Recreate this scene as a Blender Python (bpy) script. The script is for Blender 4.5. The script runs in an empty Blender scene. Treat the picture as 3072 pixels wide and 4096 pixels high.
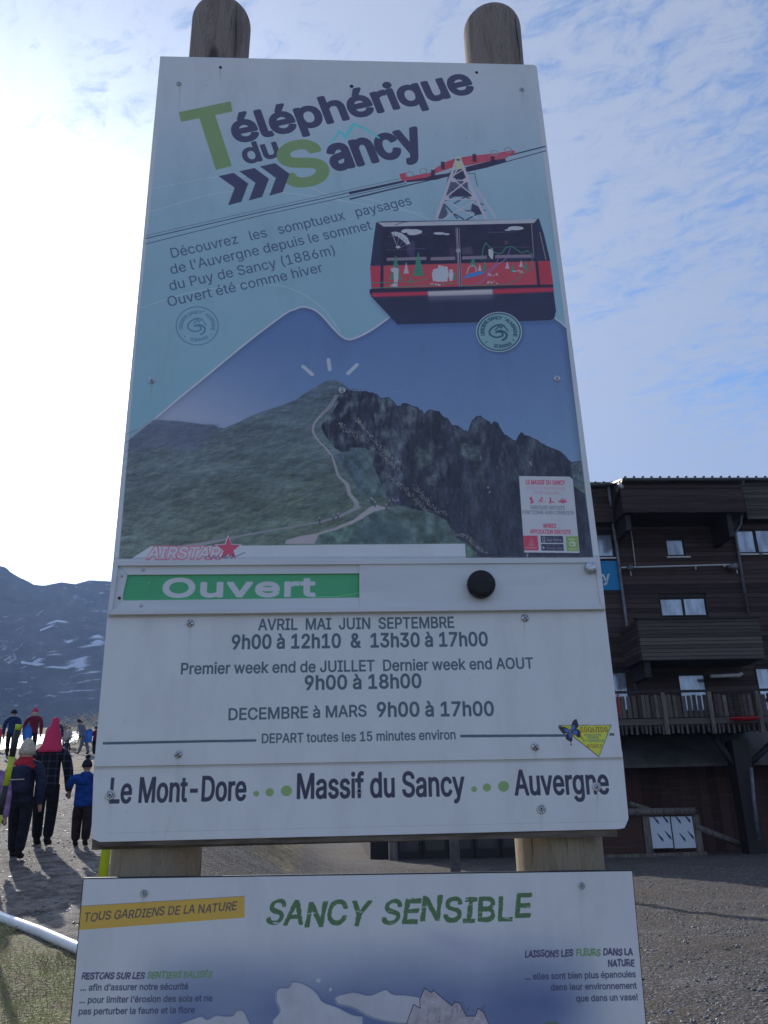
import bpy, bmesh, math, random
import numpy as np
from mathutils import Vector, Matrix

random.seed(7)
SC = bpy.context.scene
COL = SC.collection
R_ = math.radians

# ------------------------------------------------------------------ camera, light, world
CAM = Vector((0.453, -1.66, 1.55))
FPX, PITCH, ROLL, YAW = 3315.0, 0.347, -0.026, -0.060      # focal length in photo pixels, angles in radians
BZ = 1.52                                                  # height of the upper board's bottom edge
_c, _s = math.cos(YAW), math.sin(YAW)
FWD = Vector((-_s * math.cos(PITCH), _c * math.cos(PITCH), math.sin(PITCH)))
_r = Vector((_c, _s, 0)); _u = _r.cross(FWD)
RGT = _r * math.cos(ROLL) + _u * math.sin(ROLL)
UPV = -_r * math.sin(ROLL) + _u * math.cos(ROLL)
cd = bpy.data.cameras.new('camera'); cam = bpy.data.objects.new('camera', cd); COL.objects.link(cam)
cam.matrix_world = Matrix(((RGT.x, UPV.x, -FWD.x, CAM.x), (RGT.y, UPV.y, -FWD.y, CAM.y), (RGT.z, UPV.z, -FWD.z, CAM.z), (0, 0, 0, 1)))
cd.sensor_fit = 'HORIZONTAL'; cd.sensor_width = 36; cd.lens = 36 * FPX / 3072
cd.clip_start = 0.05; cd.clip_end = 20000
SC.camera = cam

SUN_AZ, SUN_EL = R_(-25.0), R_(24.5)       # azimuth from +Y towards +X
SUNV = Vector((math.sin(SUN_AZ) * math.cos(SUN_EL), math.cos(SUN_AZ) * math.cos(SUN_EL), math.sin(SUN_EL)))
ld = bpy.data.lights.new('sun', 'SUN'); ld.energy = 4.4; ld.angle = R_(0.6); ld.color = (1.0, 0.93, 0.84)
sun = bpy.data.objects.new('sun', ld); COL.objects.link(sun)
sun.rotation_euler = SUNV.to_track_quat('Z', 'Y').to_euler(); sun.location = SUNV * 50
vs = SC.view_settings; vs.view_transform = 'Standard'; vs.look = 'None'; vs.exposure = EXPO = 0.64; vs.gamma = 1; vs.use_curve_mapping = False
SC.render.engine = 'CYCLES'
SC.cycles.max_bounces = 6; SC.cycles.volume_bounces = 0; SC.cycles.use_denoising = True

class NT:
    """small helper to write node trees"""
    def __init__(s, tree): s.t = tree; s.n = tree.nodes; s.l = tree.links; s.n.clear()
    def add(s, kind, props=None, **ins):
        n = s.n.new(kind)
        for k, v in (props or {}).items(): setattr(n, k, v)
        for k, v in ins.items():
            k2 = k.replace('_', ' ')
            sock = n.inputs[int(k[1:])] if k[0] == 'i' and k[1:].isdigit() else n.inputs[k2]
            if hasattr(v, 'is_output') or isinstance(v, bpy.types.NodeSocket): s.l.new(v, sock)
            else: sock.default_value = v
        return n
    def math(s, op, a, b=0.0, clamp=False):
        return s.add('ShaderNodeMath', dict(operation=op, use_clamp=clamp), i0=a, i1=b).outputs[0]
    def mix(s, f, a, b, kind='MIX'):
        n = s.n.new('ShaderNodeMix'); n.data_type = 'RGBA'; n.blend_type = kind
        for i, v in ((0, f), (6, a), (7, b)):
            if isinstance(v, bpy.types.NodeSocket): s.l.new(v, n.inputs[i])
            else: n.inputs[i].default_value = v if i == 0 else (*v[:3], 1)
        return n.outputs[2]
    def ramp(s, f, lo, hi):
        n = s.n.new('ShaderNodeMapRange'); n.clamp = True; n.interpolation_type = 'SMOOTHSTEP'
        s.l.new(f, n.inputs[0]); n.inputs[1].default_value = lo; n.inputs[2].default_value = hi
        return n.outputs[0]
    def noise(s, vec, scale, detail=4, rough=.55, dist=0.0):
        n = s.add('ShaderNodeTexNoise', None, Vector=vec, Scale=scale, Detail=float(detail), Roughness=rough, Distortion=dist)
        return n.outputs[0]
    def scaled(s, vec, sc, rot=(0, 0, 0)):
        return s.add('ShaderNodeMapping', None, Vector=vec, Scale=sc, Rotation=rot).outputs[0]

world = bpy.data.worlds.new('World'); SC.world = world; world.use_nodes = True
w = NT(world.node_tree)
tc = w.add('ShaderNodeTexCoord').outputs['Generated']
sky = w.add('ShaderNodeTexSky', dict(sky_type='NISHITA', sun_disc=False, sun_elevation=SUN_EL, sun_rotation=SUN_AZ, altitude=1300, air_density=1.0, dust_density=1.0, ozone_density=1.5))
sep = w.add('ShaderNodeSeparateXYZ', None, Vector=tc)
zc = w.math('MAXIMUM', sep.outputs[2], 0.06)
plane = w.add('ShaderNodeCombineXYZ', None, X=w.math('DIVIDE', sep.outputs[0], zc), Y=w.math('DIVIDE', sep.outputs[1], zc))
pv = plane.outputs[0]
# thin streaky cirrus on a high flat layer, fibres drawn out along one wind direction
rot = w.scaled(pv, (1, 1, 1), (0, 0, R_(-34)))
st = w.scaled(rot, (2.2, 1.0, 1))
n1 = w.noise(st, 1.7, 10, .70, .5)
st2 = w.scaled(w.scaled(pv, (1, 1, 1), (0, 0, R_(-60))), (6.0, 3.4, 1))
n2 = w.noise(st2, 3.6, 9, .74, .6)
n3 = w.noise(pv, 0.8, 3, .5, .2)
cl = w.math('ADD', w.math('MULTIPLY', n1, .42), w.math('ADD', w.math('MULTIPLY', n2, .50), w.math('MULTIPLY', n3, .30)))
sd = w.add('ShaderNodeVectorMath', dict(operation='DOT_PRODUCT'), i0=tc, i1=tuple(SUNV)).outputs['Value']
near = w.ramp(sd, .50, 1.0)                 # veil thickens towards the sun
hor = w.math('SUBTRACT', 1.0, w.ramp(sep.outputs[2], 0.0, .62))
veil = w.math('ADD', cl, w.math('ADD', w.math('MULTIPLY', near, .15), w.math('MULTIPLY', hor, .20)))
mask = w.math('MULTIPLY', w.ramp(veil, .525, .71), .84)
glow = w.math('MULTIPLY', w.math('ADD', w.math('POWER', w.math('MAXIMUM', sd, 0.0), 24.0), w.math('POWER', w.math('MAXIMUM', sd, 0.0), 90.0)), w.math('ADD', .35, w.math('MULTIPLY', n1, 1.3)))
glow2 = w.math('POWER', w.math('MAXIMUM', sd, 0.0), 5.0)
bright = w.math('ADD', 2.45, w.math('ADD', w.math('MULTIPLY', glow, 15.0), w.math('MULTIPLY', glow2, 1.8)))
cc = w.add('ShaderNodeVectorMath', dict(operation='SCALE'), i0=(0.84, .92, 1.11))
w.l.new(bright, cc.inputs[3])
skyb = w.mix(1.0, sky.outputs[0], (0.62, .82, 1.0), 'MULTIPLY')
bg = w.add('ShaderNodeBackground', None, Color=w.mix(mask, skyb, cc.outputs[0]), Strength=0.14)
w.add('ShaderNodeOutputWorld', None, Surface=bg.outputs[0])
world.cycles.sampling_method = 'AUTOMATIC' if hasattr(world.cycles, 'sampling_method') else None

# ------------------------------------------------------------------ geometry from photo pixels
def ray(px, py): return FWD * FPX + RGT * (px - 1536) - UPV * (py - 2048)
def at_y(px, py, Y):
    d = ray(px, py); t = (Y - CAM.y) / d.y
    return CAM + d * t
def project(p):
    d = np.asarray(p, float) - np.array(CAM)
    f = d @ np.array(FWD)
    return 1536 + FPX * (d @ np.array(RGT)) / f, 2048 - FPX * (d @ np.array(UPV)) / f
SHEET = dict(A=(600, 0, .9759), B=(1400, 550, 1.8433), C=(500, 750, 1.3825), D=(450, 1400, 1.659), E=(1400, 1400, 1.659),
             F=(350, 2200, 1.508), G=(1400, 2200, 1.3825), H=(300, 3000, .7213), I=(250, 3450, 1.3825), J=(1350, 3450, .9634),
             K=(0, 2200, 3.318), L=(0, 2700, 2.764), M=(0, 3400, 3.178), N=(2250, 1850, 2.0182), O=(2250, 2600, 2.0182),
             P=(1900, 1800, 3.0164), Q=(1450, 850, 2.07375), S=(2180, 2850, 5.184), X=(0, 0, 1.0), T=(0, 2750, 3.95))
def Z(k, *pts):
    ox, oy, s = SHEET[k]
    return [(ox + x / s, oy + y / s) for x, y in pts]

def smooth(a, b, x):
    t = np.clip((np.asarray(x, float) - a) / (b - a), 0, 1); return t * t * (3 - 2 * t)
_LY = np.array([-80, -3, 1.0, 5.4, 7.2, 9.5, 11, 12, 16, 22, 30, 34, 46, 52, 62, 90.]); _LZ = np.array([-.3, -.05, 0.0, .56, .72, .96, 1.18, 1.36, 1.9, 2.7, 3.75, 4.2, 6.35, 5.6, 2.0, 0.])
_RY = np.array([-80, 0, 6, 27, 60, 90.]); _RZ = np.array([-.2, 0., .02, .18, .3, 0.])
def gz(x, y):
    """height of the ground"""
    x = np.asarray(x, float); y = np.asarray(y, float)
    a = -(x - .45) / np.maximum(y + 1.66, 2.5)
    t = smooth(.0, .24, a)
    zl = np.interp(y, _LY, _LZ); zr = np.interp(y, _RY, _RZ)
    z = zr + (zl - zr) * t
    bank = .55 * np.exp(-((x + 1.6) / 2.4) ** 2 - ((y - 20) / 4.5) ** 2)
    return z + bank + .018 * np.sin(x * 2.1 + .7) * np.sin(y * 1.7 + x * .4) + .03 * np.sin(x * .53) * np.sin(y * .61)
def at_ground(px, py):
    d = ray(px, py).normalized(); t = 1.0
    while t < 200:
        p = CAM + d * t
        if p.z < float(gz(p.x, p.y)): break
        t += .05
    return Vector((p.x, p.y, float(gz(p.x, p.y))))

# ------------------------------------------------------------------ objects
def tag(o, label=None, cat=None, group=None, kind=None):
    for k, v in (('label', label), ('category', cat), ('group', group), ('kind', kind)):
        if v: o[k] = v
    return o
def thing(name, loc, label, cat, group=None, rz=0.0):
    o = bpy.data.objects.new(name, None); COL.objects.link(o); o.location = loc; o.rotation_euler = (0, 0, rz)
    o.empty_display_size = .1
    return tag(o, label, cat, group)
def wm(o):
    return (wm(o.parent) @ o.matrix_parent_inverse if o.parent else Matrix.Identity(4)) @ o.matrix_basis
def link(name, me, mat=None, parent=None, loc=None, local=False):
    """local=False: mesh is in world space, kept there under its parent"""
    o = bpy.data.objects.new(name, me); COL.objects.link(o)
    if mat and not me.materials: me.materials.append(mat)
    if loc is not None: o.location = loc
    if parent:
        o.parent = parent
        if not local:
            o.matrix_parent_inverse = wm(parent).inverted()
    return o
def pydata(vs_, fs, smooth_=False):
    me = bpy.data.meshes.new('m'); me.from_pydata([tuple(v) for v in vs_], [], fs); me.update()
    if smooth_:
        me.polygons.foreach_set('use_smooth', [True] * len(me.polygons))
    return me
def from_bm(bm, smooth_=False):
    me = bpy.data.meshes.new('m'); bmesh.ops.recalc_face_normals(bm, faces=bm.faces); bm.to_mesh(me); bm.free()
    if smooth_: me.polygons.foreach_set('use_smooth', [True] * len(me.polygons))
    return me
def prism(poly, y0, y1):
    """poly in (x, z), front at y0 (towards the camera), back at y1"""
    n = len(poly)
    v = [(x, y0, z) for x, z in poly] + [(x, y1, z) for x, z in poly]
    area = sum(poly[i][0] * poly[(i + 1) % n][1] - poly[(i + 1) % n][0] * poly[i][1] for i in range(n))
    f = [list(range(n)), list(range(2 * n - 1, n - 1, -1))] + [[i, i + n, (i + 1) % n + n, (i + 1) % n] for i in range(n)]
    if area < 0: f = [q[::-1] for q in f]
    return pydata(v, f)
def slab(name, pts_px, y0, y1, mat, parent):
    poly = [(p.x, p.z) for p in (at_y(a, b, y0) for a, b in pts_px)]
    return link(name, prism(poly, y0, y1), mat, parent)
def boxm(x0, x1, y0, y1, z0, z1, bev=0.0):
    bm = bmesh.new(); bmesh.ops.create_cube(bm, size=1)
    for v in bm.verts: v.co = Vector((x0 + (v.co.x + .5) * (x1 - x0), y0 + (v.co.y + .5) * (y1 - y0), z0 + (v.co.z + .5) * (z1 - z0)))
    if bev: bmesh.ops.bevel(bm, geom=bm.edges[:], offset=bev, segments=2, affect='EDGES', profile=.5)
    return from_bm(bm)
def tubem(pts, rad, seg=10, cap=True):
    """swept tube through world points; rad a number or a list"""
    pts = [Vector(p) for p in pts]; n = len(pts)
    rads = rad if isinstance(rad, (list, tuple)) else [rad] * n
    v, f = [], []
    ref = None
    for i, p in enumerate(pts):
        d = (pts[min(i + 1, n - 1)] - pts[max(i - 1, 0)]).normalized()
        if ref is None: ref = Vector((0, 0, 1)) if abs(d.z) < .9 else Vector((1, 0, 0))
        a = d.cross(ref).normalized(); b = d.cross(a).normalized(); ref = -d.cross(a) if False else ref
        for k in range(seg):
            t = 2 * math.pi * k / seg
            v.append(p + a * math.cos(t) * rads[i] + b * math.sin(t) * rads[i])
    for i in range(n - 1):
        for k in range(seg):
            f.append([i * seg + k, i * seg + (k + 1) % seg, (i + 1) * seg + (k + 1) % seg, (i + 1) * seg + k])
    if cap: f += [list(range(seg))[::-1], list(range((n - 1) * seg, n * seg))]
    bm = bmesh.new(); me = pydata(v, f); bm.from_mesh(me); return from_bm(bm, True)
def lathe(prof, seg=16, yax=False):
    """prof: (z, rx, ry, cx, cy)"""
    v, f = [], []
    for q in prof:
        z, rx, ry, cx, cy = (list(q) + [0, 0, 0])[:5] if len(q) > 2 else (q[0], q[1], q[1], 0, 0)
        for k in range(seg):
            t = 2 * math.pi * k / seg; v.append((cx + rx * math.cos(t), cy + ry * math.sin(t), z))
    for i in range(len(prof) - 1):
        for k in range(seg):
            f.append([i * seg + k, i * seg + (k + 1) % seg, (i + 1) * seg + (k + 1) % seg, (i + 1) * seg + k])
    f += [list(range(seg))[::-1], list(range((len(prof) - 1) * seg, len(prof) * seg))]
    if yax: v = [(a, -c, b) for a, b, c in v]           # axis towards the camera
    bm = bmesh.new(); me = pydata(v, f); bm.from_mesh(me); return from_bm(bm, True)

# ------------------------------------------------------------------ materials
def mat(name, col, rough=.6, metal=0.0, spec=.4, fn=None):
    m = bpy.data.materials.new(name); m.use_nodes = True
    t = NT(m.node_tree)
    b = t.add('ShaderNodeBsdfPrincipled', None, Roughness=rough, Metallic=metal, Specular_IOR_Level=spec)
    t.add('ShaderNodeOutputMaterial', None, Surface=b.outputs[0])
    b.inputs['Base Color'].default_value = (*col, 1)
    pos = t.add('ShaderNodeNewGeometry').outputs['Position']
    if fn: fn(t, b, pos, col)
    return m
def bump(t, b, h, strength, dist):
    n = t.add('ShaderNodeBump', None, Strength=strength, Distance=dist, Height=h); t.l.new(n.outputs[0], b.inputs['Normal'])
def mottled(amount=.35, scale=3.0, stretch=(1, 1, 1), bs=.0, bd=.01, detail=6):
    def fn(t, b, pos, col):
        v = t.scaled(pos, stretch); n = t.noise(v, scale, detail, .6)
        dark = tuple(c * (1 - amount) for c in col); lite = tuple(min(1, c * (1 + amount)) for c in col)
        t.l.new(t.mix(t.ramp(n, .3, .7), dark, lite), b.inputs['Base Color'])
        if bs: bump(t, b, n, bs, bd)
    return fn
def weathered(t, b, pos, col):
    v = t.scaled(pos, (6, 6, .5)); n = t.noise(v, 4, 8, .65, .4); n2 = t.noise(t.scaled(pos, (40, 40, 1.5)), 3, 5, .6)
    c = t.mix(t.ramp(n, .35, .65), tuple(c * .55 for c in col), tuple(c * 1.35 for c in col))
    c = t.mix(t.math('MULTIPLY', t.ramp(n2, .55, .75), .5), c, tuple(x * .35 for x in col))
    t.l.new(c, b.inputs['Base Color']); bump(t, b, n2, .5, .003)
def plank_wood(t, b, pos, col):
    info = t.add('ShaderNodeObjectInfo').outputs['Random']
    v = t.scaled(pos, (.6, 1, 22)); n = t.noise(v, 2.2, 6, .6, .3)
    k = t.math('ADD', t.math('MULTIPLY', info, .6), t.math('MULTIPLY', n, .9))
    c = t.mix(t.ramp(k, .3, 1.1), tuple(c * .6 for c in col), tuple(c * 1.45 for c in col))
    wear = t.math('MULTIPLY', t.ramp(t.noise(t.scaled(pos, (.35, 1, 7)), 1.5, 8, .72), .52, .72), .5)
    c = t.mix(wear, c, (.15, .125, .115))
    t.l.new(c, b.inputs['Base Color']); bump(t, b, n, .4, .01)

M = dict(
    alu=mat('painted_aluminium', (.74, .75, .77), .42, 0, .5, mottled(.05, 3.0, (1, 1, 6))),
    steel=mat('zinc_steel', (.55, .56, .58), .38, .85, .5, mottled(.25, 160)),
    darkmetal=mat('dark_screw', (.05, .05, .055), .5, .6),
    black=mat('black_plastic', (.012, .012, .014), .55, 0, .4),
    backing=mat('backing_board', (.16, .13, .105), .8, 0, .2, mottled(.4, 12, (1, 1, 8))),
    post=None,
)

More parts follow.
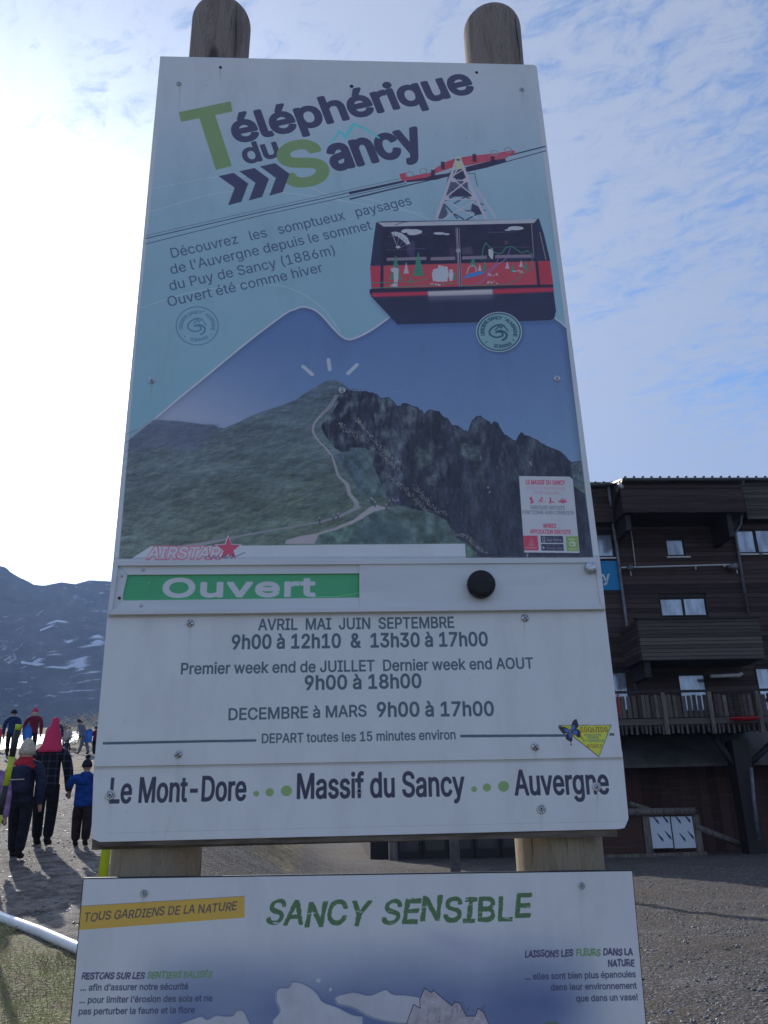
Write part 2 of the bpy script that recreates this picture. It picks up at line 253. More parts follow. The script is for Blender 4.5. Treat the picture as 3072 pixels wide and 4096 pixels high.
# letter outlines, one per line: letter|advance|contours, in 1/500 em
GLYPHS = r'''
A|240|8 0 101 254 138 254 231 0 198 0 144 151 132 186 116 239 123 239 106 185 95 151 43 0|55 71 55 99 185 99 185 71
B|228|30 0 30 254 121 254 145 252 164 245 180 235 190 221 197 205 199 187 198 172 193 160 187 150 178 143 168 137 157 133 157 131 170 129 182 123 192 114 201 102 207 86 209 68 207 50 200 33 189 20 172 9 151 2 123 0|62 29 122 29 148 31 165 40 175 53 178 68 176 81 171 92 163 102 153 109 140 114 124 115 62 115|62 143 119 143 132 144 144 148 154 155 162 163 166 174 168 186 165 202 156 214 141 223 120 226 62 226
C|255|134 -3 103 1 75 12 52 32 35 58 24 90 20 127 24 165 35 197 52 223 75 242 103 254 134 258 152 256 170 252 186 245 201 236 214 224 224 209 232 193 236 174 204 174 200 186 195 197 187 206 179 214 169 220 158 224 146 227 134 228 111 225 92 216 75 202 62 182 54 157 52 127 54 97 63 72 75 53 92 38 112 29 134 26 146 27 158 30 169 34 179 40 187 48 195 57 200 68 204 80 236 80 232 62 224 45 214 31 201 19 187 9 170 2 153 -2
D|251|109 0 48 0 48 29 107 29 136 31 159 40 177 55 189 75 197 99 200 128 197 156 190 180 177 200 160 214 138 223 110 226 47 226 47 254 113 254 147 251 176 239 192 228 206 213 217 196 227 164 231 128 227 91 217 59 206 42 192 27 175 15 145 4|62 254 62 0 30 0 30 254
E|209|30 0 30 254 186 254 186 226 62 226 62 143 178 143 178 114 62 114 62 29 188 29 188 0
F|205|30 0 30 254 185 254 185 226 62 226 62 139 173 139 173 111 62 111 62 0
G|260|134 -3 102 1 75 13 52 32 35 58 24 90 20 127 24 165 35 197 52 223 74 242 102 254 132 258 152 256 170 252 187 245 202 235 214 222 225 208 232 192 237 174 204 174 199 186 194 197 186 206 178 213 168 220 158 224 146 227 133 228 111 225 92 216 75 202 62 182 54 157 52 127 54 97 63 72 75 53 92 38 112 29 134 26 155 29 172 36 187 47 198 62 205 80 207 101 217 100 141 100 141 128 239 128 239 100 236 71 225 45 209 25 188 9 163 0
H|258|30 0 30 254 62 254 62 144 196 144 196 254 228 254 228 0 196 0 196 116 62 116 62 0
I|150|16 0 16 29 59 29 59 226 16 226 16 254 135 254 135 226 91 226 91 29 135 29 135 0
J|198|93 -3 71 -1 53 5 38 16 26 31 19 50 17 73 17 86 49 86 49 73 52 52 61 37 75 28 93 25 110 28 124 37 133 52 136 73 136 254 168 254 168 73 166 50 159 31 147 16 132 5 113 -1
L|196|30 0 30 254 62 254 62 29 181 29 181 0
K|233|52 73 52 108 70 131 87 152 106 172 182 254 224 254 116 138 114 138|30 0 30 254 62 254 62 167 62 112 62 97 62 0|186 0 94 130 114 155 224 0
M|314|30 0 30 254 76 254 139 94 144 79 150 61 156 42 161 24 154 24 159 41 165 61 171 79 176 94 238 254 284 254 284 0 252 0 252 145 252 163 253 184 253 207 253 229 256 229 249 205 241 181 234 161 228 145 171 0 143 0 85 145 80 160 72 181 65 204 56 229 59 229 60 208 60 186 61 164 61 145 61 0
N|262|30 0 30 254 68 254 172 91 181 75 194 53 207 27 202 27 200 54 200 79 199 97 199 254 232 254 232 0 193 0 101 145 89 165 74 191 54 226 60 227 61 192 62 164 62 145 62 0
O|267|133 -3 103 1 75 12 52 32 35 58 24 90 20 127 24 165 35 197 52 223 75 242 103 254 133 258 164 254 192 242 215 223 232 197 243 165 247 127 243 90 232 58 215 32 192 12 164 1|133 26 155 29 175 38 191 52 204 72 212 97 215 127 212 157 204 182 191 202 175 216 155 225 133 228 112 225 92 216 75 202 63 182 54 157 52 127 54 97 63 72 75 52 92 38 112 29
P|222|30 0 30 254 118 254 144 252 166 244 183 231 195 215 202 195 204 174 202 152 195 133 183 116 166 104 144 96 118 93 55 93 55 121 116 121 134 123 149 128 159 136 167 147 171 160 172 174 171 188 167 201 159 211 148 219 134 224 116 226 62 226 62 0
Q|267|123 80 156 80 185 42 192 32 234 -24 200 -24 173 13 166 23|133 -3 103 1 75 12 52 32 35 58 24 90 20 127 24 165 35 197 52 223 75 242 103 254 133 258 164 254 192 242 215 223 232 197 243 165 247 127 243 90 232 58 215 32 192 12 164 1|133 26 155 29 175 38 191 52 204 72 212 97 215 127 212 157 204 182 191 202 175 216 155 225 133 228 112 225 92 216 75 202 63 182 54 157 52 127 54 97 63 72 75 52 92 38 112 29
R|224|30 0 30 254 118 254 145 252 167 244 183 232 195 217 202 198 205 176 202 154 195 136 183 120 166 109 145 101 118 99 48 99 48 128 117 128 135 129 149 133 160 141 167 150 171 162 173 176 171 190 167 202 159 212 149 220 134 224 116 226 62 226 62 0|177 0 115 115 151 115 214 0
S|223|112 -4 86 -2 64 5 46 15 32 30 23 48 19 68 52 68 55 55 62 44 71 35 83 29 97 26 112 25 128 26 143 30 155 37 165 46 171 57 173 70 171 81 166 89 158 96 148 102 122 111 92 120 64 130 43 145 34 156 28 170 26 186 29 206 37 224 51 238 69 249 90 256 114 258 137 256 158 249 175 238 189 224 197 208 200 189 169 189 163 206 151 219 134 227 112 229 97 228 84 224 73 218 64 209 59 199 58 188 60 176 65 167 74 160 85 154 106 147 132 140 156 132 168 126 179 119 189 110 197 99 202 85 204 69 201 50 193 32 180 17 162 5 139 -2
T|224|16 226 16 254 208 254 208 226 128 226 128 0 96 0 96 226
U|259|129 -4 101 -1 77 8 57 22 42 40 33 62 30 87 30 254 62 254 62 89 64 72 70 57 80 44 94 34 110 28 129 26 149 28 165 34 179 44 188 57 194 72 196 89 196 254 229 254 229 87 226 62 216 40 201 22 182 8 157 -1
V|240|102 0 8 254 42 254 96 103 108 69 124 15 117 15 133 69 145 103 197 254 231 254 139 0
X|237|9 0 109 142 109 118 15 254 52 254 89 200 102 181 112 164 122 146 116 146 126 164 136 181 149 200 187 254 223 254 129 119 129 143 228 0 191 0 146 65 134 83 125 98 115 116 122 116 113 98 103 83 91 65 46 0
Y|236|102 0 102 104 8 254 46 254 96 172 111 146 125 115 112 115 126 146 140 172 191 254 228 254 134 104 134 0
a|195|80 -4 63 -3 47 2 34 11 24 22 17 37 15 54 17 69 22 80 29 90 39 97 50 102 63 105 89 110 117 113 126 115 133 117 136 121 138 127 138 128 137 139 133 148 128 156 120 161 110 164 98 165 85 164 75 161 66 156 59 150 54 144 50 137 20 146 29 161 39 173 52 182 66 188 82 191 97 192 119 190 131 186 143 180 153 172 161 160 167 145 168 126 168 0 138 0 138 26 136 26 126 12 118 6 108 1 95 -3|85 23 101 24 114 29 124 37 132 47 136 57 138 69 138 95 130 91 116 88 100 86 88 84 67 79 58 75 52 70 47 62 46 52 47 43 51 36 57 30 65 26 74 24
b|212|115 -4 99 -3 86 2 76 8 69 16 59 29 56 29 56 0 26 0 26 254 57 254 57 160 59 160 69 173 76 180 86 186 98 191 115 192 137 189 156 180 173 166 185 146 193 122 195 94 193 66 185 42 173 23 157 8 137 -1|110 23 126 26 140 33 150 44 158 58 163 75 164 95 163 114 158 131 150 145 140 156 126 163 110 165 94 163 81 156 70 145 62 131 58 114 56 95 58 75 63 58 70 43 81 32 94 26
c|198|104 -4 79 -1 58 8 41 23 28 43 20 66 17 94 20 122 28 146 41 165 58 180 79 189 104 192 117 191 130 189 142 184 153 178 162 170 170 161 176 150 181 138 151 131 145 145 135 155 121 162 104 165 86 162 73 155 62 144 54 129 50 112 48 94 50 75 54 59 62 44 73 33 86 26 104 23 121 26 135 33 146 44 152 59 181 51 177 39 171 28 163 19 153 11 142 4 130 0 117 -3
d|212|98 -4 75 -1 56 8 40 23 27 42 20 66 17 94 20 122 27 146 40 166 56 180 75 189 98 192 114 191 126 186 136 180 144 173 153 160 155 160 155 254 186 254 186 0 156 0 156 29 153 29 143 16 136 8 126 2 114 -3|102 23 118 26 132 32 142 43 150 58 154 75 156 95 154 114 150 131 142 145 132 156 118 163 102 165 86 163 72 156 62 145 54 131 50 114 48 95 50 75 54 58 62 44 73 33 86 26
e|202|106 -4 80 -1 58 8 41 23 28 42 20 66 17 93 20 121 28 145 40 165 58 180 78 189 103 192 118 191 133 187 147 180 160 170 170 157 179 141 184 121 186 97 186 85 37 85 37 110 169 110 155 101 153 119 149 134 141 147 131 157 118 163 103 165 87 163 73 157 62 147 54 135 50 121 48 105 48 89 50 69 55 53 64 40 76 31 90 25 106 23 117 24 127 26 135 31 143 36 149 44 153 53 182 45 177 32 168 20 156 10 141 2 125 -3
f|127|114 190 114 164 3 164 3 190|40 0 40 216 42 231 48 243 57 252 68 259 80 264 94 265 111 263 121 260 114 234 107 236 97 237 85 235 77 230 72 221 71 209 71 0
g|213|103 -75 84 -74 67 -70 53 -63 41 -55 32 -45 25 -35 51 -20 61 -33 68 -39 77 -44 89 -48 103 -49 124 -46 141 -38 149 -29 154 -17 156 -3 156 34 153 34 143 21 136 14 126 8 114 4 97 2 76 5 56 13 40 27 28 45 20 68 17 96 20 123 27 147 40 166 56 180 76 189 98 192 114 191 127 186 137 180 144 173 154 159 157 159 157 190 186 190 186 -4 183 -27 175 -45 162 -59 145 -68 125 -73|102 30 118 32 132 38 142 47 150 61 155 77 156 96 155 115 150 132 142 146 132 156 119 163 102 165 86 163 73 156 62 145 54 131 50 115 48 96 50 78 54 61 62 48 73 38 86 32
h|205|57 113 57 0 26 0 26 254 57 254 57 144 51 144 62 166 76 181 94 189 114 192 132 190 148 184 161 174 170 160 177 142 179 120 179 0 148 0 148 118 145 137 136 152 123 161 105 165 92 163 80 159 71 151 63 141 58 129
i|83|26 0 26 190 57 190 57 0|42 221 34 223 27 227 22 234 21 242 22 249 27 256 34 260 42 262 50 260 57 256 62 249 63 242 62 234 57 227 50 223
j|83|26 190 57 190 57 -15 55 -31 51 -45 43 -56 32 -65 19 -70 2 -71 -5 -71 -5 -43 1 -43 12 -42 20 -36 25 -27 26 -15|42 221 34 223 27 227 22 234 20 242 22 249 27 256 34 260 42 262 50 260 57 256 61 249 63 242 61 234 57 227 50 223
k|190|55 68 55 106 60 106 142 190 180 190 92 100 89 100|26 0 26 254 57 254 57 0|147 0 74 93 96 114 186 0
l|95|70 -1 50 2 37 10 29 24 26 42 26 254 57 254 57 49 58 38 60 31 65 27 73 26 80 26 85 27 90 1 81 0
m|305|26 0 26 190 56 190 56 148 54 148 59 162 66 173 75 182 86 188 98 192 110 193 129 190 144 180 154 166 160 147 156 147 161 160 169 172 178 181 190 187 204 192 218 193 234 191 249 186 261 177 270 164 276 148 278 128 278 0 248 0 248 127 245 145 236 156 224 163 209 165 197 164 187 160 179 153 173 145 169 135 168 124 168 0 137 0 137 130 134 144 126 156 115 163 100 165 89 164 79 160 70 154 63 145 58 133 57 119 57 0
n|205|57 113 57 0 26 0 26 190 56 190 56 144 51 144 62 166 76 181 94 189 114 192 132 190 147 184 160 174 170 160 176 142 179 120 179 0 148 0 148 118 145 137 136 152 123 161 105 165 92 163 80 159 71 151 63 141 58 129
o|208|104 -4 79 -1 58 8 41 23 28 43 20 66 17 94 20 122 28 146 41 165 58 180 79 189 104 192 128 189 149 180 167 165 180 146 188 122 191 94 188 66 180 43 167 23 149 8 128 -1|104 23 121 26 135 33 146 44 154 59 158 75 160 94 158 112 154 129 146 144 135 155 121 162 104 165 86 162 73 155 62 144 54 129 50 112 48 94 50 75 54 59 62 44 73 33 86 26
p|212|26 -71 26 190 56 190 56 160 59 160 69 173 76 180 86 186 98 191 115 192 137 189 156 180 173 166 185 146 193 122 195 94 193 66 185 42 173 23 157 8 137 -1 115 -4 99 -3 86 2 76 8 69 16 59 29 57 29 57 -71|110 23 126 26 140 33 150 44 158 58 163 75 164 95 163 114 158 131 150 145 140 156 126 163 110 165 94 163 81 156 70 145 62 131 58 114 56 95 58 75 63 58 70 43 81 32 94 26
q|212|186 -71 155 -71 155 29 153 29 143 16 136 8 126 2 114 -3 98 -4 75 -1 56 8 40 23 27 42 20 66 17 94 20 122 27 146 40 166 56 180 75 189 98 192 114 191 126 186 136 180 144 173 153 160 156 160 156 190 186 190|102 23 118 26 132 32 142 43 150 58 154 75 156 95 154 114 150 131 142 145 132 156 118 163 102 165 86 163 72 156 62 145 54 131 50 114 48 95 50 75 54 58 62 44 73 33 86 26
r|130|26 0 26 190 56 190 56 160 58 160 65 173 76 184 90 190 107 192 115 192 122 192 122 161 115 162 103 163 91 161 80 157 70 151 63 142 58 131 57 118 57 0
s|182|91 -4 72 -3 56 2 42 9 31 19 23 32 18 47 47 53 53 40 62 30 75 25 91 23 108 25 122 31 131 40 134 51 132 60 127 68 118 74 106 78 75 85 52 93 36 104 27 119 23 137 26 152 33 166 43 177 58 185 74 190 94 192 112 191 127 186 140 179 149 170 157 158 162 145 134 139 129 149 121 158 110 164 94 166 78 164 65 158 57 150 54 139 56 129 62 122 72 116 86 111 115 105 137 97 153 86 162 71 166 53 163 37 156 24 145 12 130 3 112 -2
t|114|102 190 102 164 3 164 3 190|32 236 63 236 63 49 64 38 68 31 75 26 85 25 93 26 101 27 107 1 96 -1 84 -2 62 1 46 11 36 26 32 46
u|205|91 -3 73 -1 57 5 44 15 35 29 28 47 26 69 26 190 57 190 57 72 60 52 68 37 82 28 100 25 113 27 125 31 134 38 142 48 146 61 148 76 148 190 179 190 179 0 149 0 149 46 154 46 143 23 129 8 111 0
v|195|81 0 9 190 42 190 83 78 93 43 103 10 92 10 101 43 112 78 152 190 186 190 113 0
w|284|69 0 11 190 44 190 67 107 77 68 88 21 82 21 93 67 103 107 126 190 158 190 181 107 191 68 201 21 196 21 206 68 217 107 240 190 272 190 215 0 184 0 159 86 152 112 145 140 138 169 145 169 138 140 131 112 124 86 99 0
x|189|10 0 86 109 86 86 14 190 50 190 74 153 90 127 104 103 88 103 101 127 117 153 141 190 176 190 104 84 104 107 179 0 143 0 115 43 100 68 86 91 102 91 89 68 74 43 46 0
y|195|24 -69 31 -43 36 -44 44 -45 52 -44 59 -42 65 -37 71 -29 75 -18 81 -1 9 190 42 190 83 78 93 43 103 10 92 10 101 43 112 78 153 190 186 190 102 -29 96 -43 88 -54 80 -62 70 -68 58 -71 46 -73 32 -72
z|190|21 0 21 23 127 160 127 161 24 161 24 190 166 190 166 165 63 30 63 28 169 28 169 0
é|202|106 -4 80 -1 58 8 41 23 28 42 20 66 17 93 20 121 28 145 40 165 58 180 78 189 103 192 118 191 133 187 147 180 160 170 170 157 179 141 184 121 186 97 186 85 37 85 37 110 169 110 155 101 153 119 149 134 141 147 131 157 118 163 103 165 87 163 73 157 62 147 54 135 50 121 48 105 48 89 50 69 55 53 64 40 76 31 90 25 106 23 117 24 127 26 135 31 143 36 149 44 153 53 182 45 177 32 168 20 156 10 141 2 125 -3|88 214 112 265 146 265 114 214
à|195|80 -4 63 -3 47 2 34 11 24 22 17 37 15 54 17 69 22 80 29 90 39 97 50 102 63 105 89 110 117 113 126 115 133 117 136 121 138 127 138 128 137 139 133 148 128 156 120 161 110 164 98 165 85 164 75 161 66 156 59 150 54 144 50 137 20 146 29 161 39 173 52 182 66 188 82 191 97 192 119 190 131 186 143 180 153 172 161 160 167 145 168 126 168 0 138 0 138 26 136 26 126 12 118 6 108 1 95 -3|85 23 101 24 114 29 124 37 132 47 136 57 138 69 138 95 130 91 116 88 100 86 88 84 67 79 58 75 52 70 47 62 46 52 47 43 51 36 57 30 65 26 74 24|83 214 50 265 84 265 108 214
ê|202|106 -4 80 -1 58 8 41 23 28 42 20 66 17 93 20 121 28 145 40 165 58 180 78 189 103 192 118 191 133 187 147 180 160 170 170 157 179 141 184 121 186 97 186 85 37 85 37 110 169 110 155 101 153 119 149 134 141 147 131 157 118 163 103 165 87 163 73 157 62 147 54 135 50 121 48 105 48 89 50 69 55 53 64 40 76 31 90 25 106 23 117 24 127 26 135 31 143 36 149 44 153 53 182 45 177 32 168 20 156 10 141 2 125 -3|77 218 47 218 47 219 87 265 116 265 157 219 157 218 126 218 102 248
É|209|30 0 30 254 186 254 186 226 62 226 62 143 178 143 178 114 62 114 62 29 188 29 188 0|95 279 119 329 153 329 121 279
0|227|113 -3 87 0 65 12 47 31 34 57 27 89 24 127 27 165 35 197 48 223 65 242 87 254 113 258 139 254 161 242 179 223 192 197 200 165 203 127 200 89 192 57 179 31 162 12 140 0|113 25 131 28 145 37 157 52 165 72 170 97 172 127 170 157 165 182 157 203 145 218 131 227 113 230 96 227 82 218 70 203 62 182 56 157 55 127 56 97 62 72 70 52 82 37 96 28
1|227|38 0 38 27 195 27 195 0|138 254 138 0 106 0 106 224 105 224 43 179 43 213 99 254
2|227|32 0 32 24 117 114 141 141 149 153 155 163 159 174 160 186 159 198 154 209 146 218 137 224 125 228 112 230 98 228 86 224 77 216 69 207 65 195 64 181 33 181 35 202 43 221 55 237 72 248 91 255 112 258 134 255 153 248 169 237 181 223 188 205 191 186 189 172 185 159 179 145 168 129 133 90 76 30 76 28 195 28 195 0
3|227|109 -3 87 -1 66 5 49 15 35 29 26 46 22 66 55 66 57 54 63 44 72 35 83 30 95 26 109 25 124 26 138 30 149 37 157 46 163 58 165 72 163 86 158 98 150 109 137 117 121 122 101 124 78 124 78 150 144 224 144 226 35 226 35 254 186 254 186 230 106 139 106 144 132 144 154 138 172 127 185 111 194 93 196 72 194 51 185 33 172 18 154 6 133 -1
4|227|20 53 20 79 123 254 155 254 54 83 54 81 207 81 207 53|141 0 141 61 141 73 141 159 171 159 171 0
5|227|111 -3 89 -1 70 6 54 16 41 30 33 47 30 65 61 65 64 54 69 44 77 36 87 30 98 26 111 25 125 27 138 32 149 41 157 52 162 66 164 81 162 97 157 111 148 122 137 131 124 137 109 138 96 137 84 134 73 129 64 123 34 126 48 254 183 254 183 226 75 226 67 151 68 151 77 157 89 162 101 166 115 167 131 165 147 160 161 153 172 143 182 130 189 116 194 99 195 82 193 58 184 38 171 21 154 8 134 -1
6|227|113 -3 91 -1 71 7 55 20 42 37 34 58 32 81 34 100 40 119 51 142 69 170 126 254 161 254 75 131 73 131 77 137 83 144 90 149 98 153 107 156 117 157 139 155 158 147 173 136 185 120 192 101 194 79 192 56 184 36 171 20 155 7 135 -1|113 24 127 26 139 31 149 40 157 51 162 64 164 79 162 94 157 107 149 118 139 126 127 131 113 133 99 131 87 126 77 118 69 107 64 94 62 79 64 64 69 51 77 40 87 31 99 26
7|227|48 0 162 224 162 226 31 226 31 254 195 254 195 224 82 0
8|227|113 -3 89 -1 68 6 50 17 37 31 29 48 26 68 28 83 33 98 40 110 51 121 63 128 76 132 76 133 59 141 46 154 38 171 35 190 38 209 45 225 57 239 73 249 92 256 113 258 134 256 153 249 169 239 181 225 188 209 191 190 188 171 180 154 167 141 150 133 150 132 164 128 176 121 186 110 194 98 199 83 200 68 198 48 189 31 176 17 158 6 137 -1|113 25 129 26 142 30 153 37 161 46 167 57 168 69 167 83 161 94 153 104 141 111 128 116 113 118 98 116 85 111 73 104 65 94 59 83 58 69 59 57 64 46 73 37 84 30 97 26|113 145 126 146 137 150 146 157 154 165 158 176 160 188 158 200 154 210 147 218 138 225 126 229 113 230 100 229 89 225 79 218 72 210 68 200 66 188 68 176 72 165 79 157 89 150 100 146
9|227|113 258 135 255 155 247 171 234 184 217 192 197 194 173 192 155 186 135 175 112 158 84 100 0 65 0 151 124 154 124 149 117 144 111 137 105 128 101 119 98 109 97 87 100 69 107 53 119 41 134 34 154 32 176 34 198 42 218 55 235 71 247 91 255|113 230 99 228 87 223 77 215 69 204 64 191 63 176 64 161 69 148 77 137 87 129 99 123 113 122 127 123 139 129 149 137 157 147 162 160 164 175 162 190 157 204 150 215 139 223 127 228
&|224|98 -3 75 -1 55 6 39 17 27 31 20 48 17 67 19 82 24 95 32 106 42 117 70 139 108 168 118 176 127 187 130 194 131 202 129 214 123 223 113 228 101 230 92 229 84 227 77 222 73 216 69 208 68 199 69 190 73 182 84 164 102 142 219 0 182 0 86 116 61 146 51 159 44 172 39 185 38 199 40 215 45 229 55 241 67 249 82 255 100 257 118 255 133 249 145 241 154 230 160 217 162 202 161 191 158 181 152 171 146 162 128 146 77 109 64 98 55 87 50 77 48 66 50 54 55 44 62 35 72 29 83 25 96 23 111 25 126 30 139 37 151 48 160 61 168 76 173 93 174 112 204 112 202 90 198 72 192 57 185 46 173 31 166 23 153 12 136 3 117 -2
(|137|45 103 46 132 50 162 57 192 66 221 76 247 88 270 118 270 106 242 95 214 87 185 81 157 77 129 76 103 77 80 80 57 86 33 94 8 105 -19 118 -48 88 -48 69 -11 56 27 47 66
)|137|19 -48 32 -18 43 9 51 34 57 58 60 81 61 103 60 129 56 157 50 185 41 214 31 242 19 270 48 270 60 247 71 221 80 192 86 162 91 132 92 103 89 65 81 27 67 -11 48 -48
'|103|39 159 35 254 68 254 64 159
’|88|26 159 41 254 75 254 49 159
.|94|48 -2 39 -1 31 4 26 12 25 20 26 29 31 37 39 42 48 43 56 42 64 37 69 29 71 20 69 12 64 4 56 -1
,|94|19 -60 34 36 68 36 42 -60
-|227|168 122 168 94 57 94 57 122
!|98|34 80 32 254 66 254 64 80|49 -2 40 -1 33 4 28 12 26 20 28 29 33 37 40 42 49 43 58 42 65 37 70 29 72 20 70 12 65 4 58 -1
:|94|48 -2 39 -1 31 4 26 12 25 20 26 29 31 37 39 42 48 43 56 42 64 37 69 29 71 20 69 12 64 4 56 -1|48 135 39 137 31 142 26 149 25 158 26 167 31 174 39 179 48 181 56 179 64 174 69 167 71 158 69 149 64 142 56 137
'''

# ------------------------------------------------------------------ the flat print of the boards (painted in code)
GL = {}
for _l in GLYPHS.strip('\n').split('\n'):
    _p = _l.split('|'); GL[_p[0]] = (int(_p[1]) / 500, [np.array(list(map(int, q.split())), float).reshape(-1, 2) / 500 for q in _p[2:] if q])
GL[' '] = (.19, [])
RES = 1400.0; U0, U1, V0, V1 = -.09, 1.11, -.70, 1.96
CW, CH = int((U1 - U0) * RES), int((V1 - V0) * RES)
CV = np.zeros((CH, CW, 3), np.float32)
_yy, _xx = np.mgrid[0:CH, 0:CW].astype(np.float32) + .5
def cpt(px, py):
    p = at_y(px, py, 0.0); return ((p.x - U0) * RES, (p.z - BZ - V0) * RES)
def cpts(pts): return np.array([cpt(*p) for p in pts])
_rg = np.random.default_rng(5)
def fbm(h, w_, cell, octv=5, rough=.55, sx=1.0, seed=0):
    rg = np.random.default_rng(seed + 11); out = np.zeros((h, w_), np.float32); amp = 1; tot = 0
    for o in range(octv):
        cy, cx = max(cell / 2 ** o, 2), max(cell * sx / 2 ** o, 2)
        gh, gw = int(h / cy) + 3, int(w_ / cx) + 3
        g = rg.random((gh, gw)).astype(np.float32)
        y = np.arange(h) / cy; x = np.arange(w_) / cx
        yi = y.astype(int); xi = x.astype(int); fy = (y - yi); fx = (x - xi); fy = (fy * fy * (3 - 2 * fy))[:, None]; fx = (fx * fx * (3 - 2 * fx))[None]
        a = g[np.ix_(yi, xi)]; b = g[np.ix_(yi, xi + 1)]; c = g[np.ix_(yi + 1, xi)]; d = g[np.ix_(yi + 1, xi + 1)]
        out += amp * ((a * (1 - fx) + b * fx) * (1 - fy) + (c * (1 - fx) + d * fx) * fy); tot += amp; amp *= rough
    return out / tot
def clipbox(P, m):
    x0, y0 = np.floor(P.min(0) - m).astype(int); x1, y1 = np.ceil(P.max(0) + m).astype(int)
    return max(x0, 0), max(y0, 0), min(x1, CW), min(y1, CH)
def blur(m, r):
    r = int(max(r, 1))
    for ax in (0, 1):
        for _ in range(2):
            p = np.pad(m, [(r + 1, r) if a == ax else (0, 0) for a in (0, 1)], mode='edge'); c = np.cumsum(p, axis=ax)
            m = (np.take(c, range(2 * r + 1, c.shape[ax]), ax) - np.take(c, range(0, c.shape[ax] - 2 * r - 1), ax)) / (2 * r + 1)
    return m
def poly_mask(P, pad=2):
    """scan-converted coverage of a closed polygon in canvas coordinates"""
    x0, y0, x1, y1 = clipbox(P, pad); h, w_ = y1 - y0, x1 - x0
    if h <= 0 or w_ <= 0: return None
    m = np.zeros((h, w_ + 1), np.float32); A = P; B = np.roll(P, -1, 0)
    xs = np.arange(w_ + 1)
    for j in range(h):
        for sub in (.25, .75):
            y = y0 + j + sub
            hit = ((A[:, 1] <= y) & (B[:, 1] > y)) | ((B[:, 1] <= y) & (A[:, 1] > y))
            if not hit.any(): continue
            a, b = A[hit], B[hit]
            x = np.sort(a[:, 0] + (y - a[:, 1]) / (b[:, 1] - a[:, 1]) * (b[:, 0] - a[:, 0])) - x0
            for k in range(0, len(x) - 1, 2):
                l, r = max(x[k], 0), min(x[k + 1], w_)
                if r <= l: continue
                li, ri = int(l), int(r)
                if li == ri: m[j, li] += .5 * (r - l)
                else:
                    m[j, li] += .5 * (li + 1 - l); m[j, li + 1:ri] += .5; m[j, ri] += .5 * (r - ri)
    return (x0, y0, x1, y1), np.clip(m[:, :w_], 0, 1)
def put(box, m, col, alpha=1.0):
    x0, y0, x1, y1 = box; m = (m * alpha)[..., None]
    c = col if isinstance(col, np.ndarray) and col.ndim == 3 else np.array(col, np.float32)
    CV[y0:y1, x0:x1] = CV[y0:y1, x0:x1] * (1 - m) + c * m
def fill(pts, col, alpha=1.0, soft=0, canvas=False, tex=0.0, cell=12, sx=1.0):
    P = np.array(pts, float) if canvas else cpts(pts)
    r = poly_mask(P, 2 + soft * 3)
    if r is None: return
    box, m = r
    if soft: m = blur(m, soft)
    if tex:
        n = fbm(m.shape[0], m.shape[1], cell, 5, .6, sx, int(abs(P[0, 0])) % 97)[..., None] - .5
        col = np.array(col, np.float32) * (1 + 2 * tex * n)
    put(box, m, col, alpha)
def seg_sd(X, Y, a, b):
    d = b - a; L = max(d @ d, 1e-9); t = np.clip(((X - a[0]) * d[0] + (Y - a[1]) * d[1]) / L, 0, 1)
    return np.hypot(X - a[0] - t * d[0], Y - a[1] - t * d[1])
def stroke(pts, wpx, col, alpha=1.0, closed=False, soft=.8, canvas=False):
    P = np.array(pts, float) if canvas else cpts(pts)
    k = 1.0
    if not canvas:
        a, b = at_y(pts[0][0], pts[0][1], 0), at_y(pts[0][0] + 100, pts[0][1], 0); k = (b - a).length * RES / 100
    hw = wpx * k / 2
    if closed: P = np.vstack([P, P[:1]])
    for i in range(len(P) - 1):
        x0, y0, x1, y1 = clipbox(P[i:i + 2], hw + 2)
        if x1 <= x0 or y1 <= y0: continue
        X, Y = _xx[y0:y1, x0:x1], _yy[y0:y1, x0:x1]
        put((x0, y0, x1, y1), np.clip((hw - seg_sd(X, Y, P[i], P[i + 1])) / soft + .5, 0, 1), col, alpha)
def ell(c, rx, ry, n=28, rot=0.0):
    return [(c[0] + rx * math.cos(t) * math.cos(rot) - ry * math.sin(t) * math.sin(rot), c[1] + rx * math.cos(t) * math.sin(rot) + ry * math.sin(t) * math.cos(rot)) for t in (2 * math.pi * i / n for i in range(n))]
def curve(pts, n=8):
    """Catmull-Rom through the points"""
    P = [np.array(p, float) for p in pts]; P = [2 * P[0] - P[1]] + P + [2 * P[-1] - P[-2]]; out = []
    for i in range(1, len(P) - 2):
        for k in range(n):
            t = k / n
            out.append(tuple(.5 * (2 * P[i] + (P[i + 1] - P[i - 1]) * t + (2 * P[i - 1] - 5 * P[i] + 4 * P[i + 1] - P[i + 2]) * t * t + (3 * P[i] - P[i - 1] - 3 * P[i + 1] + P[i + 2]) * t ** 3)))
    out.append(tuple(P[-2])); return out
